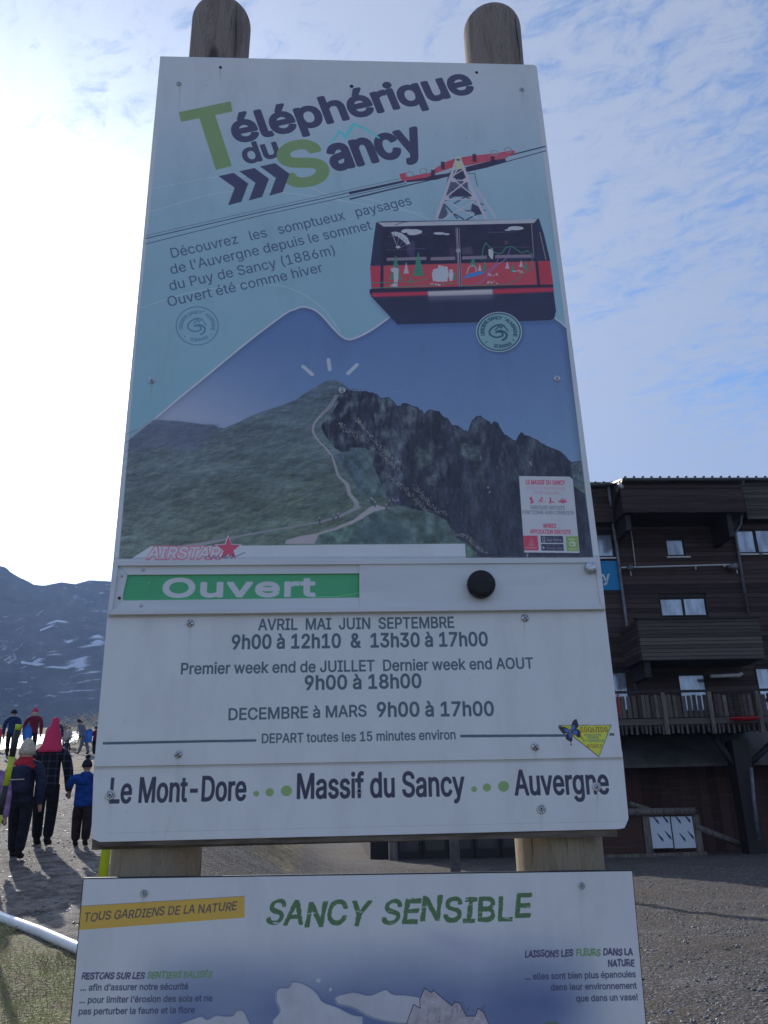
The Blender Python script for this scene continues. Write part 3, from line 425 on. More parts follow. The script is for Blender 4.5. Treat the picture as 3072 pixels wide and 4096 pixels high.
def glyph(ch, O, ax, ay, col, grow, alpha=1.0, rough=0.0, seed=0, inner=None):
    """one letter: origin O, em vectors ax and ay in canvas pixels; grow thickens by canvas pixels"""
    polys = [O + p[:, :1] * ax + p[:, 1:] * ay for p in GL[ch][1]]
    if not polys: return
    allp = np.vstack(polys); x0, y0, x1, y1 = clipbox(allp, grow + 3 + rough)
    if x1 <= x0 or y1 <= y0: return
    X, Y = _xx[y0:y1, x0:x1], _yy[y0:y1, x0:x1]
    wind = np.zeros(X.shape, np.int16); dist = np.full(X.shape, 1e9, np.float32)
    for P in polys:
        Q = np.roll(P, -1, 0)
        for a, b in zip(P, Q):
            d = b - a; L = d @ d
            if L < 1e-9: continue
            t = np.clip(((X - a[0]) * d[0] + (Y - a[1]) * d[1]) / L, 0, 1)
            np.minimum(dist, (X - a[0] - t * d[0]) ** 2 + (Y - a[1] - t * d[1]) ** 2, out=dist)
            if a[1] != b[1]:
                xc = a[0] + (Y - a[1]) / d[1] * d[0]
                if b[1] > a[1]: wind += ((Y >= a[1]) & (Y < b[1]) & (xc > X)).astype(np.int16)
                else: wind -= ((Y >= b[1]) & (Y < a[1]) & (xc > X)).astype(np.int16)
    sdv = np.sqrt(dist) * np.where(wind != 0, 1, -1)
    if rough: sdv = sdv + (fbm(*X.shape, 14, 4, .7, 2.2, seed) - .5) * rough
    m = np.clip(sdv + grow + .5, 0, 1)
    if rough:
        n = fbm(*X.shape, 5, 3, .7, 6.0, seed + 3); m *= np.clip((n - .20) * 9, .0, 1)
    put((x0, y0, x1, y1), m, col, alpha)
def text(s, p0, p1, cap, col, grow=0.0, alpha=1.0, skew=0.0, canvas=False, rough=0.0, jitter=0.0, track=0.0):
    """s set between the ink ends p0 and p1 of its baseline, capitals cap pixels tall (photo pixels); grow in fractions of the em"""
    if canvas: A, B, T = np.array(p0, float), np.array(p1, float), None; em = cap / .508
    else:
        A, B = cpts([p0, p1]); ta = np.array(cpt(p0[0], p0[1] - cap)); d = (B - A) / np.linalg.norm(B - A)
        em = abs((ta - A) @ np.array([-d[1], d[0]])) / .508
    d = (B - A) / np.linalg.norm(B - A); up = np.array([-d[1], d[0]])
    adv = [GL[c][0] + track for c in s]
    lb = min(p[:, 0].min() for p in GL[s[0]][1]); rb = max(p[:, 0].max() for p in GL[s[-1]][1])
    inkw = sum(adv[:-1]) + rb - lb; g = grow * em * .7
    sx = (np.linalg.norm(B - A) - 2 * g) / inkw
    x = -lb * sx + g
    rg = np.random.default_rng(len(s))
    for i, c in enumerate(s):
        o = A + d * x; uu = up
        if jitter: o = o + up * em * jitter * (rg.random() - .5); an = (rg.random() - .5) * jitter * 1.6; uu = up * math.cos(an) + d * math.sin(an)
        glyph(c, o, d * sx, uu * em + d * em * skew, col, g, alpha, rough * em, i)
        x += adv[i] * sx
    return sx, em
def arc_text(s, c, r, em, a0, a1, col, grow=.02, alpha=1.0, stretch=1.0):
    """letters on a circle, canvas coordinates; angles counter-clockwise in radians, from a0 (start) to a1"""
    tot = sum(GL[ch][0] for ch in s); x = 0
    for ch in s:
        t = a0 + (a1 - a0) * (x + GL[ch][0] / 2) / tot; x += GL[ch][0]
        rad = np.array([math.cos(t), math.sin(t)]); tan = np.array([rad[1], -rad[0]])
        O = np.array(c) + rad * r - tan * em * GL[ch][0] / 2 * stretch
        glyph(ch, O, tan * em * stretch, rad * em, col, grow * em, alpha)
def star(c, r, col, alpha=1.0, inner=.42, rot=0.0):
    fill([(c[0] + (r if i % 2 == 0 else r * inner) * math.sin(rot + math.pi * i / 5), c[1] - (r if i % 2 == 0 else r * inner) * math.cos(rot + math.pi * i / 5)) for i in range(10)], col, alpha)

# observed tones (sRGB 0-255, as the shaded white reads near (128, 138, 170)); turned into reflectance at the end
NAVY = (46, 52, 88); WHITE = (126, 143, 175); GREEN = (84, 113, 92)
def WH(v): t = float(np.clip((v + .2) / 1.9, 0, 1)); return np.array([126., 143., 175.])
vrow = np.linspace(V0, V1, CH); tt = np.clip((vrow + .2) / 1.9, 0, 1)[:, None, None]
WBASE = (np.array([126, 143, 175.]) + 0 * tt).astype(np.float32)
CV[:] = WBASE * (1 + .012 * (fbm(CH, CW, 60, 4, .6, 1, 3)[..., None] - .5))

def region(pts, pad=2):
    return poly_mask(cpts(pts), pad)
# --- poster: pale top running down to turquoise
INNER = [(661, 238), (2128, 272), (2274, 1400), (2372, 2231), (476, 2236), (543, 1400)]
box, m = region(INNER)
x0, y0, x1, y1 = box
Y = _yy[y0:y1, x0:x1]; X = _xx[y0:y1, x0:x1]
yt, yb = cpt(1300, 250)[1], cpt(1300, 1650)[1]
t = np.clip((yt - Y) / (yt - yb), 0, 1); t2 = t + .06 * (X - x0) / (x1 - x0) - .03
stops = [(0, (127, 143, 175)), (.10, (125, 143, 176)), (.24, (114, 138, 174)), (.42, (103, 134, 171)), (.62, (95, 129, 166)), (1.0, (89, 129, 166))]
gcol = np.stack([np.interp(t2, [s_[0] for s_ in stops], [s_[1][k] for s_ in stops]) for k in range(3)], -1).astype(np.float32)
put(box, m, gcol)
for pts in (Z('A', (0, 740), (300, 690), (560, 715), (760, 790)), Z('C', (90, 668), (400, 575), (780, 540), (960, 580), (1100, 680), (1190, 800)), Z('B', (60, 440), (300, 500), (590, 610)), Z('C', (120, 140), (700, 20), (1659, 150))):
    stroke(curve(pts), 3, (160, 180, 205), .35)
# --- photograph of the peak, below the wave
WAVE = Z('D', (112, 598), (270, 470), (440, 325), (620, 178), (760, 62)) + Z('C', (440, 1040), (700, 840), (880, 705), (940, 676), (985, 663), (1040, 676), (1090, 712), (1150, 780), (1200, 828), (1245, 843), (1310, 820), (1380, 780), (1460, 722))
WAVE = WAVE[:5] + WAVE[6:]
WAVE_R = Z('B', (1500, 1328), (1560, 1372), (1592, 1402))
wl = curve(WAVE, 6)
PHOTO = wl + Z('B', (420, 1230), (1400, 1230)) + WAVE_R + [(2274, 1400), (2372, 2231), (476, 2236)]
fill([(x + 8, y + 16) for x, y in PHOTO], (48, 70, 120), .0)
box, m = region(PHOTO)
x0, y0, x1, y1 = box; Y = _yy[y0:y1, x0:x1]; X = _xx[y0:y1, x0:x1]
ya, yb = cpt(1300, 1240)[1], cpt(1300, 1900)[1]; t = np.clip((ya - Y) / (ya - yb), 0, 1); sx_ = np.clip((X - x0) / (x1 - x0), 0, 1)
c0, c1_, c2 = np.array([62, 88, 146.]), np.array([84, 114, 162.]), np.array([120, 134, 174.])
skc = c0 + (c1_ - c0) * t[..., None] ** 1.2
lf = (np.clip(1 - sx_ * 2.4, 0, 1) * np.clip(t * 2.2 - .5, 0, 1))[..., None]
skc = skc + (c2 - skc) * lf
put(box, m, skc.astype(np.float32)); PBOX, PM = box, m
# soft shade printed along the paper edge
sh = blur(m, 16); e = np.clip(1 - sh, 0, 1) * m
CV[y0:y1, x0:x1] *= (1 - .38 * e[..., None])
stroke(wl, 8, (128, 142, 180)); stroke(WAVE_R, 8, (120, 140, 175))
RIDGE = Z('D', (112, 598), (190, 535), (275, 468), (430, 475), (600, 497), (672, 499), (700, 515), (738, 524), (800, 498), (850, 478), (930, 438), (1000, 410), (1090, 382), (1180, 350), (1235, 325), (1260, 302), (1340, 252), (1420, 208), (1480, 202), (1530, 232), (1590, 268), (1659, 272))
RIDGE += Z('E', (0, 262), (30, 275), (100, 275), (135, 287), (175, 296), (200, 322), (255, 318), (285, 345), (310, 375), (335, 378), (350, 358), (385, 362), (410, 378), (440, 382), (475, 405), (492, 436), (508, 412), (528, 400), (555, 408), (590, 410), (610, 440), (650, 462), (675, 505), (720, 510), (750, 535), (785, 545), (798, 505), (812, 470), (840, 445), (865, 440), (900, 470), (922, 478), (935, 500), (950, 482), (975, 484), (1000, 530), (1020, 562), (1060, 585), (1100, 612), (1110, 590), (1118, 575), (1132, 552), (1170, 572), (1240, 600), (1300, 640), (1400, 682), (1440, 725), (1466, 750), (1500, 744), (1530, 742))
rg = np.random.default_rng(2)
R2 = []
for (a, b), (c, d_) in zip(RIDGE[:-1], RIDGE[1:]):
    k = 4 if a > 1360 else 2
    for j in range(k):
        t = j / k; am = 5 if a > 1400 else 1.2
        R2.append((a + (c - a) * t, b + (d_ - b) * t + (rg.random() - .5) * am * (j > 0)))
R2.append(RIDGE[-1])
LAND = R2 + [(2325, 1850), (2372, 2231), (476, 2236)]
box, lm = region(LAND); x0, y0, x1, y1 = box
H_, W_ = lm.shape
n1 = fbm(H_, W_, 60, 6, .62, 2.6, 4); n2 = fbm(H_, W_, 16, 4, .65, 1.6, 8); n3 = fbm(H_, W_, 120, 3, .5, 2.0, 6)
mm = (n1 * .5 + n2 * .3 + n3 * .2)[..., None]
gtop = np.clip((_yy[y0:y1, x0:x1] - cpt(900, 2236)[1]) / (cpt(900, 1600)[1] - cpt(900, 2236)[1]), 0, 1)[..., None]
grn = np.array([70, 90, 92.]) * (1 - gtop) + np.array([62, 80, 106.]) * gtop; em = (n1 - np.roll(n1, (5, -5), (0, 1)))[..., None] * .9 + (n2 - np.roll(n2, (3, -3), (0, 1)))[..., None] * .35; ppl = np.clip(1 - (_xx[y0:y1, x0:x1] - x0) / (W_ * .5), 0, 1)[..., None] * .35; grn = grn * (1 - ppl) + np.array([78, 88, 122.]) * ppl
put(box, lm, (grn * (.52 + .9 * mm + em)).astype(np.float32))
stroke(R2[:44], 3, (70, 84, 120), .6)
# tussocks and swales on the slope
for i in range(420):
    a = 480 + rg.random() * 900; b = 1700 + rg.random() * 480
    if b < 1700 + (1300 - a) * .05: continue
    L = 14 + rg.random() * 50; dk = rg.random() < .55
    stroke([(a, b), (a + L, b - L * (.28 + rg.random() * .25))], 3 + rg.random() * 4, (44, 60, 84) if dk else (92, 114, 104), .28, soft=3)
fill(Z('D', (118, 590), (275, 468), (430, 475), (600, 497), (672, 499), (738, 524), (640, 600), (540, 680), (330, 640), (110, 700)), (66, 76, 120), .45, 10)
# dark rock wall
ROCK = Z('D', (1480, 300), (1540, 262), (1600, 275), (1659, 275)) + [p for p in R2 if p[0] > 1455 and p[0] < 2285] + Z('E', (1466, 755), (1480, 900), (1560, 960)) + [(2338, 1965), (2372, 2231)] + Z('E', (760, 1378), (700, 1240), (640, 1135), (540, 1085), (430, 1060), (330, 1035), (250, 1000), (200, 880), (150, 760), (165, 690), (100, 655), (0, 650)) + Z('D', (1600, 672), (1520, 682), (1460, 640), (1405, 560), (1385, 510), (1410, 450), (1470, 400), (1500, 350))
box, m = region(ROCK); H_, W_ = m.shape; x0, y0, x1, y1 = box
n1 = fbm(H_, W_, 90, 7, .72, .28, 14); n2 = fbm(H_, W_, 18, 4, .7, .45, 18)
nb = fbm(H_, W_, 110, 5, .5, .8, 33); fade = np.clip(1.15 - ((_xx[y0:y1, x0:x1] - x0) / W_ * .55 + (y1 - _yy[y0:y1, x0:x1]) / H_ * .85), .08, 1); er = np.clip((nb - np.roll(nb, (16, -20), (0, 1))) * 4.5 + (n1 - np.roll(n1, (6, -8), (0, 1))) * 1.5, -.4, 1.2) * fade; rc = np.array([20, 26, 16.]) * np.clip(er, 0, 2)[..., None] * 1.6 + np.array([40, 49, 76.]) * (.30 + .5 * er + 1.15 * (n1 * .6 + n2 * .4))[..., None]
put(box, m, rc.astype(np.float32))
stroke([p for p in R2 if p[0] > 1480], 4, (34, 40, 74), .8)
for poly, c in ((Z('E', (230, 560), (290, 525), (330, 560), (380, 600), (340, 640), (300, 620), (250, 630)), (58, 70, 96)), (Z('E', (425, 640), (470, 650), (540, 700), (560, 740), (500, 780), (450, 800), (430, 720)), (62, 80, 94)),
                (Z('E', (540, 600), (565, 640), (540, 760), (500, 690)), (66, 84, 100)), (Z('E', (740, 620), (860, 640), (880, 740), (790, 730), (730, 700)), (66, 82, 104)), (Z('E', (500, 850), (575, 820), (560, 900), (520, 900)), (76, 92, 110)),
                (Z('E', (870, 560), (910, 540), (890, 640), (870, 690)), (62, 72, 100)), (Z('E', (1466, 752), (1530, 742), (1550, 915), (1480, 890)), (48, 62, 98)), (Z('E', (330, 430), (400, 420), (440, 470), (360, 500)), (60, 66, 98))):
    fill(poly, (c[0] + 6, c[1] + 9, c[2] + 4), .5, 3, tex=.7, cell=10)
for k, pts in (('E', ((40, 460), (110, 540), (200, 640), (290, 720), (370, 780))), ('E', ((30, 540), (120, 620), (230, 720), (320, 790))), ('E', ((250, 830), (340, 900), (430, 990), (500, 1060), (560, 1090))), ('E', ((430, 900), (500, 990), (560, 1050), (630, 1090))),
               ('E', ((650, 1190), (700, 1225), (780, 1240), (830, 1300), (900, 1345))), ('E', ((690, 1270), (740, 1300), (850, 1370))), ('D', ((1500, 480), (1560, 540), (1640, 600))), ('D', ((1610, 460), (1659, 500)))):
    q = Z(k, *pts)
    cq = curve(q, 14)
    for (a, b), (c, d_) in zip(cq[:-1], cq[1:]):
        for j in range(4):
            if rg.random() < .62:
                o1, o2 = (rg.random() - .5) * 22, (rg.random() - .5) * 16; f1 = rg.random() * .6 + .3; stroke([(a + o1, b + o2), (a + o1 + (c - a) * f1, b + o2 + (d_ - b) * f1 + rg.random() * 4)], 1.6 + rg.random() * 2.2, (100 + 20 * rg.random(), 110 + 16 * rg.random(), 132), .5)
for i in range(260):
    a, b = Z('E', (rg.random() * 1450, 620 + rg.random() * 700))[0]
    stroke([(a, b), (a + (rg.random() - .3) * 10, b + 3 + rg.random() * 12)], 1.5 + rg.random() * 1.5, (86, 92, 118), .35)
for q in (((1185, 740), (1200, 745), (1208, 780), (1195, 760)), ((905, 912), (925, 908), (915, 925)), ((918, 945), (935, 938), (925, 955)), ((865, 700), (872, 720), (866, 738)), ((1170, 1350), (1185, 1345), (1178, 1378), (1170, 1378))):
    fill(Z('E', *q), (120, 125, 150), .8)
# green shoulders, stair path and visitors
fill(Z('E', (-5, 655), (80, 650), (165, 685), (150, 760), (195, 870), (250, 985), (130, 1000), (40, 880), (-5, 820)), (60, 80, 98), .95, 2, tex=.45, cell=20)
fill(Z('D', (1440, 700), (1520, 690), (1659, 655), (1659, 980), (1600, 870), (1500, 760)), (54, 72, 96), .9, 4, tex=.45, cell=16)
fill(Z('E', (0, 1160), (60, 1110), (150, 1055), (330, 1035), (450, 1065), (560, 1090), (640, 1135), (700, 1240), (760, 1290), (0, 1290)) , (58, 78, 92), 1, 1, tex=.5, cell=24)
fill(Z('D', (1330, 1290), (1360, 1240), (1480, 1200), (1665, 1120), (1665, 1290)), (62, 88, 98), 1, 1, tex=.5, cell=20)
fill(Z('E', (0, 1200), (160, 1130), (330, 1160), (420, 1250), (400, 1290), (0, 1290)), (48, 68, 88), .55, 8, tex=.4)
fill(Z('E', (690, 1250), (760, 1290), (770, 1378), (850, 1370), (780, 1290)), (62, 88, 92), .9, 2, tex=.5)
fill(Z('E', (-5, 1155), (60, 1100), (130, 1045), (170, 1030), (270, 1050), (160, 1075), (60, 1130), (-5, 1165)), (112, 122, 148), .95, 1)
fill(Z('D', (1145, 1290), (1150, 1265), (1230, 1240), (1360, 1218), (1480, 1180), (1665, 1100), (1665, 1118), (1500, 1190), (1370, 1228), (1340, 1290)), (116, 120, 150), .95, 1)
for k in range(2):
    pth = [Z('D', (1500 - 14 * k, 300), (1470 - 14 * k, 345), (1440 - 16 * k, 390), (1385 - 12 * k, 440), (1345 - 8 * k, 490), (1335 - 8 * k, 540), (1365 - 6 * k, 600), (1415 - 6 * k, 650), (1450 - 6 * k, 695))][0]
    stroke(curve(pth), 4, (112, 118, 146), .8)
STAIR_L = Z('D', (1448, 690), (1465, 760), (1490, 840), (1545, 900), (1560, 960), (1605, 1018), (1600, 1048), (1500, 1100), (1370, 1140), (1060, 1192), (860, 1228), (680, 1262), (455, 1298))
STAIR_R = Z('D', (1468, 695), (1500, 765), (1520, 835), (1590, 880), (1605, 950), (1655, 1000)) + Z('E', (60, 1035)) + Z('D', (1655, 1048), (1510, 1112), (1375, 1150), (1060, 1203), (860, 1240), (690, 1280), (560, 1305))
STAIR_R = [(a * .55 + STAIR_L[min(i, 12)][0] * .45, b * .55 + STAIR_L[min(i, 12)][1] * .45) if i < 6 else (a, b) for i, (a, b) in enumerate(STAIR_R)]
fill(STAIR_L + STAIR_R[::-1], (112, 122, 146), .9)
fill(Z('E', (-10, 830), (0, 850), (50, 960), (130, 1010), (130, 1035), (0, 1070), (-40, 1045), (-10, 1000), (-60, 940)), (130, 140, 168), .0)
for i in range(len(STAIR_L) - 1):
    a0_, a1_, b0_, b1_ = STAIR_L[i], STAIR_L[i + 1], STAIR_R[min(i, 11)], STAIR_R[min(i + 1, 12)]
    for j in range(6):
        t = (j + .5) / 6; stroke([(a0_[0] + (a1_[0] - a0_[0]) * t, a0_[1] + (a1_[1] - a0_[1]) * t), (b0_[0] + (b1_[0] - b0_[0]) * t, b0_[1] + (b1_[1] - b0_[1]) * t)], 2, (88, 96, 126), .6)
for k, a, b in (('E', 150, 1000), ('E', 165, 1015), ('E', 262, 1005), ('E', 285, 1000), ('E', 300, 1010), ('E', 318, 1003), ('E', 140, 990), ('D', 1375, 1120), ('D', 1465, 1105), ('D', 1497, 1095), ('E', 240, 1035)):
    p = Z(k, (a, b))[0]; stroke([p, (p[0], p[1] + 16)], 6, (44, 48, 80), .9); stroke([(p[0], p[1] - 6), p], 5, (110, 116, 150), .8)
for p in Z('D', (1480, 210), (1530, 228), (1560, 240)) + Z('E', (45, 270), (70, 270), (95, 270)): stroke([p, (p[0], p[1] - 6)], 2, (60, 66, 100), .8)
for q in (((1265, 112), (1325, 165)), ((1433, 68), (1442, 132)), ((1623, 100), (1563, 158))): stroke(Z('D', *q), 15, (124, 140, 176), .95)
# white strip along the foot of the print
fill(Z('D', (118, 1392), (255, 1304)) + Z('E', (763, 1287), (768, 1380)) + Z('D', (118, 1392)), WH(.6))
fill(Z('D', (118, 1392), (225, 1368), (240, 1392)), (126, 138, 168), .6)
text('AIRSTAR', *Z('D', (222, 1388), (715, 1388)), 48, (196, 80, 118), .085, skew=.22)
text('AIRSTAR', *Z('D', (228, 1385), (709, 1385)), 45, (128, 142, 174), .03, skew=.22)
star(Z('D', (768, 1322))[0], 58, (130, 140, 172)); star(Z('D', (770, 1322))[0], 50, (188, 58, 92))
stroke(curve(Z('D', (612, 1388), (640, 1366), (655, 1384), (670, 1370), (684, 1386), (700, 1368), (716, 1386), (730, 1370), (745, 1386), (752, 1360), (762, 1385), (778, 1364), (790, 1386), (806, 1350), (812, 1372), (880, 1346)), 5), 3, (60, 54, 92), .9)
# --- round stamps
def stamp(c, rx, ry, fillc, alpha, ink):
    if fillc:
        fill(ell((c[0] + 3, c[1] + 5), rx * 1.06, ry * 1.06), (40, 52, 90), .5, 4); fill(ell(c, rx, ry, 48), fillc)
        stroke(ell(c, rx, ry, 60), 2.5, (150, 165, 185), .6, True)
    stroke(ell(c, rx * .93, ry * .93, 60), 5, ink, alpha, True); stroke(ell(c, rx * .62, ry * .62, 60), 0.1, ink, 0, True)
    cc_ = cpt(*c); r = abs(cpt(c[0] + rx, c[1])[0] - cc_[0])
    arc_text('ORIGINE SANCY', cc_, r * .64, r * .31, R_(196), R_(74), ink, .035, alpha)
    arc_text('AUVERGNE', cc_, r * .64, r * .31, R_(60), R_(-18), ink, .035, alpha)
    arc_text('FRANCE', cc_, r * .64, r * .31, R_(-48), R_(-112), ink, .035, alpha)
    for a in (67, -33, -137 + 0): star((c[0] + rx * .76 * math.cos(R_(a)), c[1] - ry * .76 * math.sin(R_(a))), rx * .055, ink, alpha)
    def e(*pts): return [(c[0] + x * rx, c[1] + y * ry) for x, y in pts]
    stroke(curve(e((.12, -.36), (-.12, -.33), (-.33, -.18), (-.42, .02), (-.34, .18), (-.18, .26), (0, .26), (.16, .18), (.14, .04), (.0, .0))), rx * .075, ink, alpha)
    stroke(curve(e((-.12, .02), (.02, -.06), (.2, -.02), (.34, .12), (.3, .3), (.16, .42))), rx * .09, ink, alpha)
    stroke(e((-.16, -.1), (.02, -.3), (.08, -.2), (.2, -.34), (.4, -.04)), rx * .06, ink, alpha)
stamp(Z('C', (400, 768))[0], 90, 82, None, .8, (60, 96, 140))
# --- cable car
DK = (34, 40, 72); RED = (134, 56, 78)
def q(*p): return Z('Q', *p)
for dy, wd, c in ((0, 6, DK), (14, 3, DK), (-11, 2.5, (60, 74, 110))):
    stroke([(584, 956 + dy + 8 * (dy > 0)), (1010, 858 + dy), (1625, 722 + dy)], wd if dy else 4, c, .9)
for a, b, wd in (((1400, 772), (1615, 728), 8), ((1400, 800), (1790, 706), 4)): stroke([a, b], wd, DK, .95)
stroke(Z('B', (0, 418), (390, 332)), 7, DK, .95); stroke(Z('B', (0, 455), (380, 365), (720, 290)), 3.5, DK, .95)
stroke(Z('B', (1180, 135), (1436, 70)), 6, DK, .95); stroke(Z('B', (640, 305), (1000, 225), (1440, 103)), 4, DK, .95)
b_ = lambda *p: Z('B', *p)
fill(b_((410, 325), (440, 300), (600, 285), (720, 268), (860, 220), (1140, 150), (1150, 180), (960, 235), (720, 290), (640, 315), (520, 325), (420, 335)), (36, 34, 66), .95)
fill(b_((362, 275), (408, 262), (415, 295), (600, 262), (625, 235), (690, 192), (770, 160), (900, 138), (1080, 120), (1200, 97), (1222, 112), (1140, 160), (1060, 170), (900, 205), (760, 225), (640, 265), (560, 300), (383, 328)), (174, 58, 86), 1, tex=.35, cell=30)
for c in ((440, 275), (540, 252), (1065, 118), (1165, 97)): stroke(ell(b_(c)[0], 14, 10, 20), 4, (96, 106, 130), .9, True)
for c in ((683, 205), (915, 148), (1050, 165), (610, 265)):
    fill(b_((c[0] - 14, c[1] - 22), (c[0] + 14, c[1] - 22), (c[0] + 16, c[1] + 34), (c[0] - 12, c[1] + 34)), (38, 34, 64), .9)
for p in (((700, 480), (720, 290), (740, 250), (860, 250), (870, 390), (900, 420), (770, 440)), ((640, 600), (690, 480), (720, 560), (700, 605))): fill(b_(*p), (40, 44, 76), .75, 1)
for p in (((755, 245), (840, 245), (870, 310), (770, 310)), ((750, 385), (870, 385), (900, 440), (750, 440))): fill(b_(*p), (36, 40, 72), .9)
for p in (((760, 560), (840, 610)), ((990, 540), (860, 610)), ((840, 545), (970, 545)), ((770, 490), (850, 440), (980, 500)), ((700, 500), (790, 600))): stroke(b_(*p), 6, (40, 50, 80), .9)
fill(b_((900, 490), (960, 520), (975, 570), (930, 575), (890, 540)), (34, 38, 70), .9)
stroke(b_((870, 270), (920, 268), (925, 310), (940, 360)), 3, (40, 50, 80), .9)
LIL = (130, 136, 170)
for pts, wd in ((((785, 165), (700, 420), (635, 605)), 11), (((810, 165), (905, 400), (1000, 600)), 12), (((935, 380), (1075, 600)), 7), (((740, 320), (870, 320)), 6), (((715, 460), (930, 460)), 6), (((745, 300), (905, 430)), 6), (((850, 330), (700, 450)), 6), (((710, 475), (950, 605)), 6), (((920, 470), (690, 605)), 6), (((735, 300), (850, 230)), 5), (((690, 480), (640, 560)), 5), (((790, 240), (745, 310)), 6), (((640, 610), (700, 440)), 4)):
    stroke(b_(*pts), wd, LIL, 1)
for c in ((712, 450), (905, 452), (762, 318), (850, 320)): fill(ell(b_(c)[0], 10, 9), LIL)
fill(b_((780, 175), (815, 170), (830, 235), (795, 240), (780, 215)), (150, 148, 130)); fill(ell(b_((797, 163))[0], 13, 11), (146, 150, 160)); fill(ell(b_((797, 168))[0], 8, 5), (50, 80, 90))
BODY = q((112, 88), (160, 78), (1400, 62), (1462, 55), (1502, 180), (1553, 395), (1575, 600), (1604, 820), (1590, 880), (1555, 898), (290, 933), (75, 705), (56, 665), (75, 640), (64, 455), (90, 240))
fill([(a + 6, b + 14) for a, b in BODY[8:14]], (40, 60, 110), .4, 8)
fill(BODY, DK, tex=.08, cell=60)
fill(q((165, 130), (1400, 95), (1440, 400), (170, 440)), (30, 32, 62), 1, tex=.2, cell=40)
for p in (((365, 240), (435, 245), (430, 355), (370, 350)), ((385, 355), (430, 355), (432, 372), (385, 372)), ((820, 300), (900, 285), (920, 350), (830, 355))): fill(q(*p), (66, 66, 100), .55, 2)
fill(q((720, 300), (765, 290), (768, 360), (725, 365)), (56, 44, 78), .8, 2); fill(q((1175, 240), (1205, 240), (1200, 270), (1180, 270)), (90, 56, 88), .7, 2)
for p in (((200, 380), (528, 372), (530, 398), (200, 405)), ((565, 376), (768, 370), (768, 398), (565, 402)), ((825, 368), (1030, 362), (1030, 388), (825, 392)), ((1100, 358), (1400, 352), (1402, 378), (1100, 382))): fill(q(*p), (108, 106, 138), .8)
for p in (((205, 205), (525, 185)), ((200, 315), (525, 302)), ((1045, 170), (1290, 165)), ((1060, 290), (1380, 292)), ((820, 395), (1400, 382))): stroke(q(*p), 2, (80, 84, 116), .7)
fill(q((64, 448), (1553, 405), (1580, 600), (75, 635)), RED, 1, tex=.06, cell=80)
fill(q((62, 455), (150, 445), (150, 635), (75, 637)), (140, 44, 74), .8); fill(q((1450, 412), (1553, 408), (1578, 590), (1462, 600)), (120, 40, 68), .6)
stroke(q((165, 130), (160, 640)), 12, (34, 34, 62), 1); stroke(q((1412, 90), (1460, 600)), 11, (36, 36, 64), 1); stroke(q((1400, 100), (1420, 380)), 4, (100, 104, 130), .8)
fill(q((125, 88), (1450, 60), (1420, 92), (175, 122)), (124, 136, 168)); stroke(q((270, 108), (330, 88), (430, 75)), 4, (70, 80, 120), .8)
for p, r in (((375, 155), (50, 14)), ((430, 165), (66, 22)), ((415, 178), (45, 14)), ((345, 162), (26, 12)), ((635, 178), (48, 11)), ((697, 184), (25, 8)), ((1270, 135), (66, 17)), ((1205, 150), (27, 7)), ((1260, 128), (40, 10))): fill(ell(q(p)[0], r[0] / 2.07, r[1] / 2.07), (126, 140, 174))
CA = q((236, 168), (275, 162), (330, 178), (375, 215), (395, 265), (365, 272), (330, 235), (290, 205), (255, 195)); fill(CA, (126, 140, 174))
for i in range(5): stroke(q((262 + i * 26, 168 + i * 14), (268 + i * 22, 200 + i * 15)), 1.5, (60, 62, 96), .8)
for a, b in (((255, 195), (285, 285)), ((300, 215), (285, 285)), ((330, 245), (300, 290)), ((365, 272), (310, 295)), ((240, 175), (280, 270))): stroke(q(a, b), 1.6, (140, 142, 178), .8)
fill(q((270, 288), (300, 278), (318, 296), (290, 304)), (126, 140, 174))
TG = (44, 104, 100)
def fir(k, x, ytop, ybot, hw, c):
    n_ = 7; L, Rr = [], []
    for i in range(n_):
        a = i / n_; b2 = (i + 1) / n_; y_a = ytop + (ybot - ytop) * a; y_b = ytop + (ybot - ytop) * b2
        L += [(x - hw * b2, y_b), (x - hw * b2 * .62, y_b)]; Rr += [(x + hw * b2, y_b), (x + hw * b2 * .62, y_b)]
    fill(Z(k, (x, ytop), *Rr, *L[::-1]), c, .95)
fir('Q', 275, 358, 560, 58, TG); fir('Q', 462, 328, 530, 56, TG); fir('Q', 398, 522, 580, 16, TG); fir('Q', 915, 372, 450, 34, TG); fir('Q', 1012, 402, 485, 22, TG); fir('Q', 1245, 420, 500, 24, TG); fir('Q', 1352, 398, 475, 24, TG); fir('Q', 765, 490, 560, 20, TG)
WC = (126, 140, 174)
for x, a, b, hw in ((362, 415, 510, 28), (972, 430, 488, 20), (1200, 405, 470, 20), (1314, 398, 455, 20)): fir('Q', x, a, b, hw, WC)
fill(q((232, 470), (262, 458), (300, 470), (296, 545), (288, 620), (262, 622), (225, 612), (262, 590), (256, 500), (240, 495)), WC)
for x, yb, hh in ((596, 575, 100), (640, 578, 135), (665, 580, 130), (692, 578, 125), (734, 572, 95), (620, 578, 110)):
    fill(ell(q((x, yb - hh + 12))[0], 7, 7), WC); fill(q((x - 20, yb - hh + 24), (x + 18, yb - hh + 24), (x + 20, yb - 50), (x + 10, yb), (x - 12, yb), (x - 20, yb - 50)), WC)
fill(q((1042, 310), (1080, 300), (1085, 340), (1080, 392), (1062, 385), (1045, 360)), WC)
stroke(q((865, 510), (880, 460), (915, 440), (945, 470), (935, 510)), 3.5, WC); fill(q((885, 470), (935, 468), (930, 500), (895, 505)), RED); fill(q((900, 505), (935, 500), (930, 522), (905, 520)), WC)
fill(q((828, 556), (870, 515), (950, 495), (1020, 492), (985, 520), (900, 540)), (46, 96, 174))
